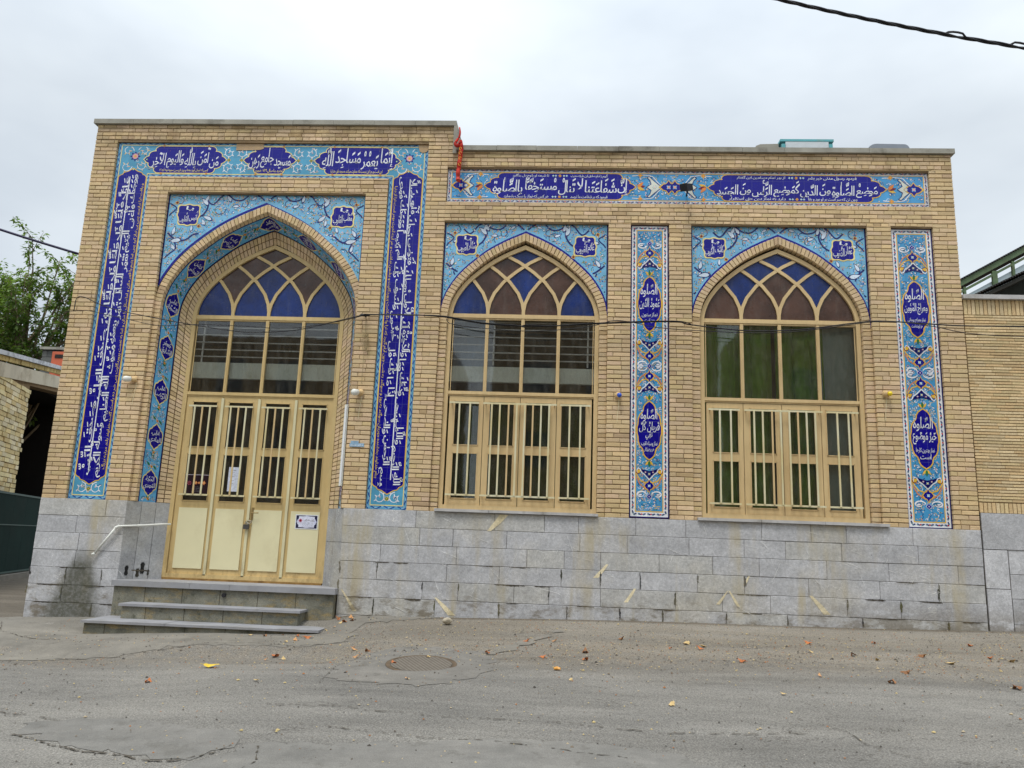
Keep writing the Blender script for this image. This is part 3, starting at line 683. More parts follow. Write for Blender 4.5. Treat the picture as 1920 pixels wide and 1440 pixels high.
def spandrel(c, hw, top, h, s, a, off, wl, wr, parent, label, seed, mz=None):
    """Tiled field between the arch and the square recess round it."""
    y = 0.060; x0, x1 = c-hw, c+hw
    ol = arch_half(c, h, s, a, -1, off); orr = arch_half(c, h, s, a, 1, off)
    prof = sorted([p for p in ol if p[0] >= x0 and p[0] <= c]+[p for p in orr if p[0] <= x1 and p[0] > c])
    def zarch(x):
        if x <= prof[0][0]: return prof[0][1]
        for p, q in zip(prof, prof[1:]):
            if x <= q[0]: return lerp(p[1], q[1], (x-p[0])/max(q[0]-p[0], 1e-6))
        return prof[-1][1]
    A = Art(flat(y)); xs = sorted([x0+.002]+[p[0] for p in prof if x0+.002 < p[0] < x1-.002]+[x1-.002])
    for p, q in zip(xs, xs[1:]):
        if q-p > 1e-5: A.poly([(p, zarch(p)-.012), (q, zarch(q)-.012), (q, top), (p, top)], SKY, 0)
    A.rib([(x, zarch(x)+.018) for x in xs], .034, COB, 5)
    A.rib([(x0+.012, zarch(x0)), (x0+.012, top-.01)], .018, COB2, 5); A.rib([(x1-.012, zarch(x1)), (x1-.012, top-.01)], .018, COB2, 5)
    ins = lambda x, z: x0+.025 < x < x1-.025 and z < top-.008 and z > max(zarch(x-.02), zarch(x+.02))+.05
    for sd in (-1, 1):
        mx_ = c+sd*(hw-.335); mz_ = top-.345
        # main scrolls
        pth = lambda P: _catmull([(c+sd*px, top-pz) for px, pz in P], 5)
        A.rib(pth([(.03, .10), (.12, .03), (.26, .015), (.38, .10), (.50, .09), (.60, .02), (.70, .04), (.78, .14), (.84, .17), (.92, .10)]), .022, NAV, 4, ins)
        A.rib(pth([(.92, .10), (.90, .22), (.96, .34), (1.06, .40), (1.10, .50)] if hw > 1.3 else [(.60, .06), (.58, .18), (.64, .30), (.72, .36)]), .024, NAV, 4, ins)
        A.rib(pth([(hw-.03, .62), (hw-.12, .70), (hw-.22, .76), (hw-.34, .74), (hw-.44, .66), (hw-.52, .64)]), .024, NAV, 4, ins)
        A.rib(pth([(hw-.03, .16), (hw-.14, .24), (hw-.05, .34), (hw-.02, .46)]), .018, NAV, 4, ins)
        A.rib(pth([(hw-.16, .76), (hw-.20, .88), (hw-.12, .96), (hw-.04, 1.04)]), .020, NAV, 4, ins)
        for (px, pz, aa, ln) in ((.30, .03, 2.8, .10), (.16, .05, 3.6, .09), (hw-.62, .18, 2.2, .15), (hw-.70, .42, 2.6, .15), (hw-.60, .50, 1.9, .11), (hw-.14, .30, .3, .12), (hw-.26, .75, 3.1, .17), (hw-.12, .66, 1.2, .13), (hw-.40, .60, 1.4, .10), (hw-.18, .90, 2.0, .11), (.42, .20, 3.0, .10), (.55, .12, 2.0, .12), (hw-.58, .12, 1.0, .12)):
            A.leaf(c+sd*px, top-pz, (math.pi-aa) if sd > 0 else aa, ln*.95, ln*.36, C(206, 220, 234), 4, NAV, ins)
        for (px, pz, r0, a0) in ((hw-.80, .24, .11, 0), (hw-.18, .12, .08, 2), (.34, .16, .07, 1), (hw-.30, .92, .08, 0), (hw-.12, 1.10, .06, 1)):
            scroll(A, c+sd*px, top-pz, r0, a0, .9, sd, NAV, .010, 4, ins, False)
        # little corner pieces round the medallion
        q = .155 if hw > 1.3 else .145
        for (dx, dz, cc) in ((sd*1.25, 1.25, MAR), (-sd*1.15, -1.15, MAR)):
            A.disc(mx_+dx*q, mz_+dz*q, .034, YEL, 6, 4, rot=.3); A.disc(mx_+dx*q, mz_+dz*q, .022, cc, 7, 4)
        med = []
        for k in range(48):
            t = 2*math.pi*k/48; rr = q*(1.08+.10*math.cos(4*(t-math.pi/4))+.07*math.cos(8*t)); sk = .12*sd*-1
            med.append((mx_+rr*math.cos(t)*1.02+sk*q*math.sin(2*t)*.5, mz_+rr*math.sin(t)))
        A.poly([(mx_+(p[0]-mx_)*1.13, mz_+(p[1]-mz_)*1.13) for p in med], PYL, 7); A.poly(med, COB, 8)
        tx = wl if sd < 0 else wr; g = q*.80
        g = q*.92; A.text(tx[0], mx_-g*.30, mz_+g*.48, mx_+g*.55, mz_+g*1.0, WHT, 10, 0, 1, 1.3); A.text(tx[1], mx_-g, mz_-g*.92, mx_+g, mz_+g*.46, WHT, 10, 0, 2, 1.9, .85, 1, .3)
    meds = [(c+sd*(hw-.335), top-.345) for sd in (-1, 1)]
    ins2 = lambda x, z: ins(x, z) and all((x-a_)**2+(z-b_)**2 > (.21)**2 for a_, b_ in meds)
    flora(A, (x0, s, x1, top), ins2, 330 if hw > 1.3 else 230, seed, 2, 0.034, True)
    o = A.mb.build('tile_spandrel', MT, parent); o['label'] = label; return o

# ------------------------------------------------------------------ the mosque
X0, X1 = -7.25, 5.575
bld = empty('mosque_building', (X0, 0, 0), 'yellow brick mosque front with blue calligraphy tile panels on a grey stone base', 'building')
# regions of facing brick: x0, x1, z0, z1
REG = [(-7.25, -6.90, 1.6, 7.09), (-7.25, -1.68, 7.09, 7.35), (-6.32, -6.0, 1.6, 6.25), (-6.32, -2.63, 6.25, 6.50), (-2.955, -2.63, 1.6, 6.25),
       (-2.05, -1.745, 1.6, 7.09), (-1.745, 5.575, 6.70, 6.95), (-1.745, 5.25, 5.84, 6.145), (5.25, 5.575, 1.6, 6.70), (0.665, 0.985, 1.6, 5.84),
       (1.535, 1.85, 1.6, 5.84), (4.335, 4.665, 1.6, 5.84)]
TOPS = {1: (7.095,), 3: (6.26,), 6: (6.705,), 7: (5.85,)}
bk = MB(); core = MB()
for i, (a, b, c, d) in enumerate(REG):
    fill(bk, a, b, c, d, heads=TOPS.get(i, ()))
    core.box(a+.006, b-.006, .011, .30, c-.02 if c > 1.7 else c, d)
fill(bk, -1.74, -1.68, 6.95, 7.09)
# recess beds
def bed(x0, x1, z0, z1, y): core.box(x0-.03, x1+.03, y+.037, .30, z0, z1)
bed(-6.90, -6.32, 1.6, 7.09, .03); bed(-2.63, -2.05, 1.6, 7.09, .03); bed(-6.9, -2.05, 6.50, 7.09, .03)
bed(-1.745, 5.25, 6.145, 6.70, .03); bed(.985, 1.535, 1.6, 5.84, .03); bed(4.665, 5.25, 1.6, 5.84, .03)
PORT = dict(c=-4.445, h=1.465, s=4.35, a=5.96, hw=1.5225, top=6.25, cx=-4.4775)
W1 = dict(c=-.542, h=1.095, s=4.33, a=5.56, x0=-1.745, x1=.665, top=5.84)
W2 = dict(c=3.092, h=1.125, s=4.33, a=5.56, x0=1.85, x1=4.335, top=5.84)
# header strips beside the openings, voussoir rings over them
for (x0, x1) in ((-6.0, -5.912), (-1.742, -1.638), (.555, .662), (1.853, 1.966), (4.218, 4.332)): fill(bk, x0, x1, 1.6, 4.36, .048, .12)
fill(bk, -2.978, -2.957, 1.6, 4.36, .028, .10)
def spandrel_bed(c, h, s, a, x0, x1, top):
    for sd in (-1, 1):
        o = arch_half(c, h, s, a, sd, .02); e = x0 if sd < 0 else x1
        P = [(e, s-.0)]+[p for p in o]+[(c, top), (e, top)]
        for p, q in zip(o, o[1:]):
            core.prism([(p[0], p[1]), (q[0], q[1]), (q[0], top), (p[0], top)] if q[0] > p[0] else [(q[0], q[1]), (p[0], p[1]), (p[0], top), (q[0], top)], .068, .30)
        xx = sorted([e, o[0][0]]); core.box(xx[0], xx[1]+1e-4, .068, .30, 1.6, top)
for g, (x0, x1) in ((PORT, (-6.0, -2.955)), (W1, (W1['x0'], W1['x1'])), (W2, (W2['x0'], W2['x1']))):
    spandrel_bed(g['c'], g['h'], g['s'], g['a'], x0, x1, g['top'])
    ring = MB(); ring_bricks(ring, g['c'], g['h'], g['s'], g['a'], .108, .045, .075)
    ring.build('arch_ring', MB_, bld)
# splayed reveal of the doorway and shallow reveals of the windows
R0 = loft_curve(-4.445, 1.465, 4.35, 5.96, 1.6); R1 = loft_curve(-4.445, 1.452, 4.35, 5.915, 1.6); R2 = loft_curve(-4.44, 1.335, 4.33, 5.79, 1.6); R3 = loft_curve(-4.435, 1.170, 4.30, 5.605, 1.6)
loft_bricks(bk, R0, .048, R1, .100); loft_sheet(core, R0, .048, R1, .100)
loft_bricks(bk, R2, .385, R3, .470, cols=2); loft_sheet(core, R2, .402, R3, .487)
loft_sheet(core, R1, .10, R2, .38, push=.02)
for g in (W1, W2):
    Q0 = loft_curve(g['c'], g['h'], g['s'], g['a'], 1.6); Q1 = loft_curve(g['c'], g['h']-.004, g['s'], g['a']-.01, 1.6)
    loft_bricks(bk, Q0, .05, Q1, .16); loft_sheet(core, Q0, .05, Q1, .17)
bk.build('brick_facing', MB_, bld); core.build('mortar_bed', MM, bld)
# body of the building behind the front
sidem = mat_procbrick('side_brick', C(188, 156, 106), C(170, 138, 92), C(120, 98, 68))
body = MB()
body.box(X0, X0+.03, .30, 9.0, 0, 7.33); body.box(X1-.03, X1, .30, 9.0, 0, 6.93); body.box(X0, X1, 8.97, 9.0, 0, 6.93)
body.box(-1.72, -1.69, .30, 9.0, 6.9, 7.33)
# cheek of the upper left block and back of the front wall above the openings
body.box(X0+.03, -1.72, .301, .33, 6.35, 7.33); body.box(-1.69, X1-.03, .301, .33, 5.95, 6.93)
body.build('side_wall', sidem, bld)
rf = MB(); rf.box(X0+.03, -1.72, .33, 8.97, 6.62, 6.70); rf.box(-1.69, X1-.03, .33, 8.97, 6.50, 6.58); rf.build('roof', mat_plain('roof_felt', C(110, 106, 100), 0.95), bld)
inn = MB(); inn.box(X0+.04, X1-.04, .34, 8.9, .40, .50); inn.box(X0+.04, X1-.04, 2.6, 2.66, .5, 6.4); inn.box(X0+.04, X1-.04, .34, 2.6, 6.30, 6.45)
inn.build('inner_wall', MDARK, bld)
# copings: thin stone slabs laid end to end
cp = MB(); rr = random.Random(5)
def coping(x0, x1, z, n):
    for k in range(n):
        a, b = lerp(x0, x1, k/n), lerp(x0, x1, (k+1)/n); d = rr.uniform(-.004, .004)
        cp.box(a+.0015, b-.0015, -.045+d, .36, z+d, z+.075+d, C(*[v*rr.uniform(.92, 1.06) for v in (150, 147, 136)]))
coping(-7.30, -1.64, 7.352, 9); coping(-1.63, 5.62, 6.953, 12)
cp.box(-1.678, -1.62, -.045, 1.2, 6.90, 7.351); cp.box(-7.30, -7.22, .37, 9.0, 7.352, 7.42); cp.box(5.545, 5.62, .37, 9, 6.953, 7.025)
cp.build('coping', MCOP, bld)

# stone base: courses of sawn limestone
st = MB(); rs = random.Random(11)
def base_z(x): 
    P = [(-60, -.6), (-7.24, -.025), (-2.88, .182), (-.26, .241), (2.52, .282), (5.55, .329), (9, .36), (60, 1.0)]
    for (a, za), (b, zb) in zip(P, P[1:]):
        if x <= b: return lerp(za, zb, (x-a)/(b-a))
    return 1.0
def gz(x, y): return base_z(x)-(.10*min(-y, 6) if y < 0 else 0)
JOINTS = []
def stone_rows(x0, x1, ztop=1.6, skip=None):
    st.box(x0+.004, x1-.004, .000, .30, -.3, ztop-.004, C(122, 118, 110))
    z = ztop; k = 0
    while z > -.12:
        h = .235; x = x0
        while x < x1-.01:
            l_ = rs.choice([.5, .62, .75, .9, 1.05])*rs.uniform(.9, 1.1); e = min(x+l_, x1)
            if x1-e < .22: e = x1
            g = rs.uniform(.965, 1.03); t = rs.random(); cc = (182*g, 182*g, 184*g) if t < .78 else (182*g, 181*g, 178*g)
            JOINTS.append((x, z)); y = -.012+rs.uniform(-.003, .003); a, b, c_, d = x+.0022, e-.0022, z-h+.0035, z-.001
            q = .004
            v = [(a+q, y, c_+q), (b-q, y, c_+q), (b-q, y, d-q), (a+q, y, d-q), (a, y+q, c_), (b, y+q, c_), (b, y+q, d), (a, y+q, d), (a, .02, c_), (b, .02, c_), (b, .02, d), (a, .02, d)]
            f = [(0, 1, 2, 3)]+[(4+m, 4+(m+1) % 4, (m+1) % 4, m) for m in range(4)]+[(8+m, 8+(m+1) % 4, 4+(m+1) % 4, 4+m) for m in range(4)]
            st.mesh(v, f, C(*cc)); x = e
        z -= h; k += 1
stone_rows(-7.25, -5.99); stone_rows(-2.915, 5.575)
# wall stone under the doorway, its splayed jambs and the strip along the corner
for sd, xa, ya, xb, yb in ((-1, -5.99, -.008, -5.60, .47), (1, -2.915, -.008, -3.27, .47)):
    zs = [.50, 1.6] if sd < 0 else [.50, 1.14, 1.6]
    for i in range(3 if sd < 0 else 2):
        for j in range(len(zs)-1):
            n = 3 if sd < 0 else 2; t0, t1 = i/n+.012, (i+1)/n-.012
            p = lambda t: (lerp(xa, xb, t), lerp(ya, yb, t)); a, b = p(t0), p(t1); z0, z1 = zs[j]+.004, zs[j+1]-.002
            if sd < 0 and j == 1 and i == 0: pass
            g = rs.uniform(.86, .98); v = [(a[0], a[1], z0), (b[0], b[1], z0), (b[0], b[1], z1), (a[0], a[1], z1)]; w_ = [(q[0]+sd*.2, q[1]+.02, q[2]) for q in v]
            st.mesh(v+w_, [(0, 1, 2, 3), (4, 5, 1, 0), (5, 6, 2, 1), (6, 7, 3, 2), (7, 4, 0, 3)], C(184*g, 185*g, 187*g))
    st.poly([(xa+sd*.006, ya+.01, .4), (xb+sd*.006, yb+.01, .4), (xb+sd*.006, yb+.01, 1.598), (xa+sd*.006, ya+.01, 1.598)], C(150, 150, 148))
    if sd < 0:
        for tt, z0, hh, ww in ((.17, .56, .17, .05), (.42, .54, .15, .05), (.52, .58, .20, .06), (.66, .57, .10, .03)):
            q = []
            for k in range(12):
                a = 2*math.pi*k/12; u = tt+ww*math.cos(a)*(1 if k % 2 else .6); q.append((lerp(xa, xb, u)+.003, lerp(ya, yb, u)-.003, z0+hh/2+hh/2*math.sin(a)*(1 if k % 3 else .7)))
            st.poly(q, C(34, 34, 34))
# pale mortar veins and patches in the lower courses
def scar(x, z, x2, z2, w0, w1, col): 
    st.poly([(x-w0/2, -.0165, z), (x2-w1/2, -.0165, z2), (x2+w1/2, -.0165, z2), ((x+x2)/2+(w0+w1)/3, -.0165, (z+z2)/2), (x+w0/2, -.0165, z)], col)
CRM = C(232, 218, 182)
for a in ((-1.35, .24, -1.58, .46, .10, .03), (-.90, 1.36, -.70, 1.585, .05, .12), (.55, .80, .70, .98, .07, .03), (.95, .50, 1.07, .68, .05, .03), (3.55, .45, 3.35, .68, .09, .04), (2.15, .52, 2.28, .70, .05, .01), (2.42, .50, 2.30, .70, .04, .02), (-2.66, .24, -2.86, .52, .05, .02), (2.50, .78, 2.56, .90, .03, .02)): scar(*a, CRM)
def smear(P, w0, col, seed):      # a ragged streak of joint filler or dirt
    r = random.Random(seed); Q = resample(P, step=.022); Q = [(x+r.uniform(-.005, .005), z+r.uniform(-.003, .003)) for x, z in Q]
    A_, B_ = ribbon(Q, [w0*r.uniform(.25, 1.0)*(math.sin(math.pi*(k+.7)/(len(Q)+.4))**.5) for k in range(len(Q))]); y = -.0165-.0006*(seed % 5)
    for k in range(len(Q)-1): st.poly([(A_[k][0], y, A_[k][1]), (A_[k+1][0], y, A_[k+1][1]), (B_[k+1][0], y, B_[k+1][1]), (B_[k][0], y, B_[k][1])], col)
rj = random.Random(8)
for k, (x, z) in enumerate(JOINTS):
    g0 = base_z(x)
    if z < g0+.05 or z-.235 > 1.2: continue
    if z < g0+.75 and rj.random() < .72: smear([(x+.002, z-.012), (x+rj.uniform(-.012, .012), z-.235*rj.uniform(.4, .95))], rj.uniform(.016, .048), C(*[rj.choice((60, 72, 92))]*2+[62]), k)
    if z < g0+.75 and rj.random() < .65: a = x+rj.uniform(.05, .5); smear([(a, z-.003), (a+rj.uniform(.12, .5), z-.003)], rj.uniform(.010, .030), C(70, 64, 56), k+7)
for k in range(150):
    x = rj.uniform(-7.1, 5.4); z = rj.uniform(.3, 1.56); a = rj.choice((-.5, -.35, .4, .2, -.8, 1.2, 2.0)); l_ = rj.uniform(.05, .34)
    if -6 < x < -2.9 or z-l_ < base_z(x)-.1: continue
    smear([(x, z), (x+math.cos(a)*l_, z-abs(math.sin(a))*l_)], rj.uniform(.004, .009), C(222, 222, 220), k+3)
st.build('stone_base', MS, bld)
for x0, x1 in ((-1.66, .57), (1.90, 4.40)):
    n = 3; sl_ = MB()
    for k in range(n): a, b = lerp(x0, x1, k/n), lerp(x0, x1, (k+1)/n); sl_.box(a+.002, b-.002, -.050+rr.uniform(-.006, .004), .16, 1.601+rr.uniform(0, .003), 1.640)
    sl_.build('window_sill', MSILL, bld)

# ------------------------------------------------------------------ windows and door
def interp_f(g): return lambda d: g['s']+prof_v(1-max(0, min(1, d)))*(g['a']-g['s'])
def arch_window(name, g, hf, af, y, zb, zmid, colors, mat, label, bottomw=.05):
    """Fixed frame: surround, transoms, mullions and interlaced tracery; panes are its sub-parts."""
    c, s = g['c'], g['s']; f = MB(); fw = .058
    P = loft_curve(c, hf-fw/2, s, af-fw*.62, zb); f.strip(resample(P, n=120), fw, y-.030, y+.05)
    f.strip([(c-hf+.02, zb+.03), (c+hf-.02, zb+.03)], .06, y-.028, y+.05)
    zt = 4.41; f.strip([(c-hf+.03, zt), (c+hf-.03, zt)], .036, y-.024, y+.03); f.strip([(c-hf+.03, zt-.030), (c+hf-.03, zt-.030)], .020, y-.012, y+.03); f.strip([(c-hf+.03, zt+.03), (c+hf-.03, zt+.03)], .026, y-.018, y+.03)
    f.strip([(c-hf+.03, zmid), (c+hf-.03, zmid)], .045, y-.026, y+.03); f.strip([(c-hf+.03, zmid-.033), (c+hf-.03, zmid-.033)], .022, y-.012, y+.03)
    H = hf-fw; A_ = af-fw*1.1; S = zt+.02; F = lambda d: S+prof_v(1-max(0, min(1, d)))*(A_-S) if d > 0 else S
    m = [c+H*t for t in (-1, -.5, 0, .5, 1)]
    for i in (1, 2, 3):
        for sd in (-1, 1):
            pts = []
            for k in range(41):
                x = m[i]+sd*H*(1-SMOOTH[-1-min(k, len(SMOOTH)-1)][0]) if k < len(SMOOTH) else None
                if x is None: break
                z = F(abs(x-m[i])/H) if k else S
                lim = F(1-abs(x-c)/H)
                if z > lim+.02: break
                pts.append((x, z))
            f.strip(resample(pts, step=.03), .046, y-.016+.0015*(sd+i*.4), y+.025)
        f.strip([(m[i], zmid+.02), (m[i], zt-.03)], .044, y-.020, y+.03)
        f.strip([(m[i], zmid+.02), (m[i], zt-.03)], .010, y-.026, y-.0205)
    root = f.build(name, mat, bld); root['label'] = label
    # clear fixed panes
    for i in range(4):
        p = MB(); p.box(m[i]+.014, m[i+1]-.014, y+.006, y+.010, zmid+.015, zt-.03); p.build('glass_pane', MGL, root)
        q = MB(); a, b, c0, d0 = m[i]+.020+(.004 if i == 0 else 0), m[i+1]-.020, zmid+.020, zt-.038
        for u in (((a, c0), (b, c0)), ((a, d0), (b, d0)), ((a, c0), (a, d0)), ((b, c0), (b, d0))): q.strip(u, .010, y-.006, y+.005)
        q.build('glazing_bead', mat, root)
    # coloured panes in the tracery
    for i in range(4):
        for j in range(i+1, 5):
            L = []; n = 26; lo, hi = m[i], m[j]
            for k in range(n+1):
                x = lerp(lo, hi, k/n); t = min(F((x-m[i])/H), F((m[j]-x)/H)); b = S
                if j-i >= 2:
                    if x > m[i+1]: b = max(b, F((x-m[i+1])/H))
                    if x < m[j-1]: b = max(b, F((m[j-1]-x)/H))
                if t > b+.004: L.append((x, t, b))
            pts = [(x, b) for x, t, b in L]+[(x, t) for x, t, b in reversed(L)]
            p = MB(); p.prism(pts, y+.008, y+.012); p.build('coloured_pane', MBLUE if colors[j-i-1][i] == 'b' else MBRN, root)
    return root, m
def leaf(root, name, x0, x1, z0, z1, panes, y, mat, st_=.07):
    """A hinged leaf: stiles, rails, panes."""
    f = MB(); xs = [x0+.004, panes[0][0], panes[0][1], x1-.004]; zz = sorted([(p[2], p[3]) for p in panes])
    f.box(xs[0], xs[1], y, y+.03, z0, z1); f.box(xs[2], xs[3], y, y+.03, z0, z1)
    e = z0
    for a, b in zz+[(z1, None)]: f.box(xs[1], xs[2], y, y+.03, e, a); e = b
    for a, b in zz:
        for u in (((xs[1], a+.005), (xs[2], a+.005)), ((xs[1], b-.005), (xs[2], b-.005)), ((xs[1]+.005, a), (xs[1]+.005, b)), ((xs[2]-.005, a), (xs[2]-.005, b))): f.strip(u, .012, y-.007, y-.0005)
    o = f.build(name, mat, root)
    for a, b in zz: p = MB(); p.box(xs[1]-.002, xs[2]+.002, y+.014, y+.018, a-.002, b+.002); p.build('glass_pane', MGL, root)
    return o
def grille(root, bars, x0, x1, z0, z1, y, tans=()):
    f = MB(); f.box(x0, x1, y-.009, y+.006, z1-.012, z1+.012, mi=0); f.box(x0, x1, y-.009, y+.006, z0-.012, z0+.012, mi=0)
    for e in (x0+.03, x1-.03):
        for z in (z0, z1): f.box(e-.008, e+.008, y+.006, y+.075, z-.008, z+.008, mi=1)
    for i, x in enumerate(bars): f.box(x-.0115, x+.0115, y-.023, y-.0095, z0+.006, z1-.006, mi=1 if i in tans else 0)
    f.build('grille', [MGRILL, MTAN], root)
PT = dict(PORT); PT['c'] = -4.435
wr1, m1 = arch_window('window', W1, 1.09, 5.515, .13, 1.645, 3.285, ('bnnb', 'nbn', 'nn', 'b'), MTAN, 'arched window with blue and brown glass over the middle bay')
wr2, m2 = arch_window('window', W2, 1.115, 5.515, .13, 1.645, 3.285, ('nnnn', 'bnb', 'bb', 'b'), MTAN, 'arched window with mostly blue glass and green curtains behind')
dr, m3 = arch_window('entrance_door', PT, 1.172, 5.60, .49, .555, 3.240, ('bbbb', 'nbn', 'nn', 'n'), MTAN2, 'tan four leaf metal door under an arched fanlight')
for root, m, g, gx in ((wr1, m1, W1, 0), (wr2, m2, W2, 0)):
    L = [(lerp(m[0], m[4], k/4)) for k in range(5)]
    for k in range(4):
        cxp = (L[k]+L[k+1])/2+(.02 if k == 0 else -.02 if k == 3 else 0); leaf(root, 'casement', L[k]+(.0 if k else .02), L[k+1]-(0 if k < 3 else .02), 1.70, 3.235, [(cxp-.180, cxp+.180, 1.79, 2.43), (cxp-.180, cxp+.180, 2.535, 3.17)], .125, MTAN)
    c = g['c']; q = (m[4]-m[0])/4
    grille(root, [c-1.5*q-.075+.0, c-1.5*q+.075], c-1.93*q, c-1.12*q, 1.84, 3.13, .055)
    grille(root, [c-.76*q, c-.54*q, c-.30*q, c-.08*q, c+.14*q, c+.36*q, c+.58*q, c+.80*q], c-1.0*q, c+1.0*q, 1.84, 3.13, .055, (2, 5))
    grille(root, [c+1.5*q-.075, c+1.5*q+.075], c+1.10*q, c+1.92*q, 1.84, 3.13, .055)
# door leaves
for k in range(4):
    x0, x1 = m3[k], m3[k+1]; cxp = (x0+x1)/2+(.0 if k else .012)
    lf_ = leaf(dr, 'door_leaf', x0, x1, .60, 3.195, [(cxp-.190, cxp+.190, 1.645, 2.335), (cxp-.190, cxp+.190, 2.435, 3.12)], .485, MTAN2)
    p = MB(); p.box(cxp-.212, cxp+.212, .472, .4845, .69, 1.548); p.build('lower_panel', MCREAM, dr)
    if k: p = MB(); p.box(x0-.019, x0+.019, .462, .4835, .60, 3.17); p.build('cover_strip', MTRIM, dr)
    grille(dr, [cxp-.115, cxp, cxp+.115], cxp-.215, cxp+.215, 1.735, 3.04, .415, (1,))
p = MB(); p.lathe([(0, .008), (.03, .008)], (-4.375, .45, 1.50), (0, -1, 0)); p.tube([(-4.375, .425, 1.50), (-4.345, .42, 1.502), (-4.27, .42, 1.505)], .008); p.box(-4.392, -4.360, .466, .484, 1.40, 1.58)
p.build('door_handle', mat_plain('worn_metal', C(150, 128, 84), .45, .2, 20, .2, .5, .6), dr)

# ------------------------------------------------------------------ tile panels
vpanel('p', .99, 1.53, 1.612, 5.825, ('الصَّلٰوة', 'عَمُودُ الدّين'), ('نماز ستون', 'دین است'), ('الصَّلٰوة', 'قُربانُ كُلِّ', 'تَقِي'), ('نماز وسیله تقرب', 'هر پرهیزکار'), bld, 'tall turquoise tile panel between the two windows')
vpanel('p', 4.67, 5.245, 1.600, 5.825, ('الصَّلٰوة', 'مِعراجُ المُؤمِن'), ('نماز معراج روحانی', 'هر گرونده است'), ('الصَّلٰوة', 'خَيرُ مَوضُوع'), ('نماز بهترین کارها', 'است'), bld, 'tall turquoise tile panel at the right end of the front')
spandrel(-4.4775, 1.5205, 6.245, 1.465, 4.35, 5.96, .105, ('يا', 'أنيس القُلوب'), ('يا', 'مُقلّب القلوب'), bld, 'sky blue tile spandrel over the doorway', 21)
spandrel(-.54, 1.203, 5.835, 1.095, 4.33, 5.56, .105, ('يا', 'سَتّار العُيوب'), ('يا', 'عَلّام الغُيوب'), bld, 'sky blue tile spandrel over the middle window', 22)
spandrel(3.0925, 1.241, 5.835, 1.125, 4.33, 5.56, .105, ('يا', 'كاشِف الكُروب'), ('يا', 'غَفّار الذّنوب'), bld, 'sky blue tile spandrel over the right window', 23)

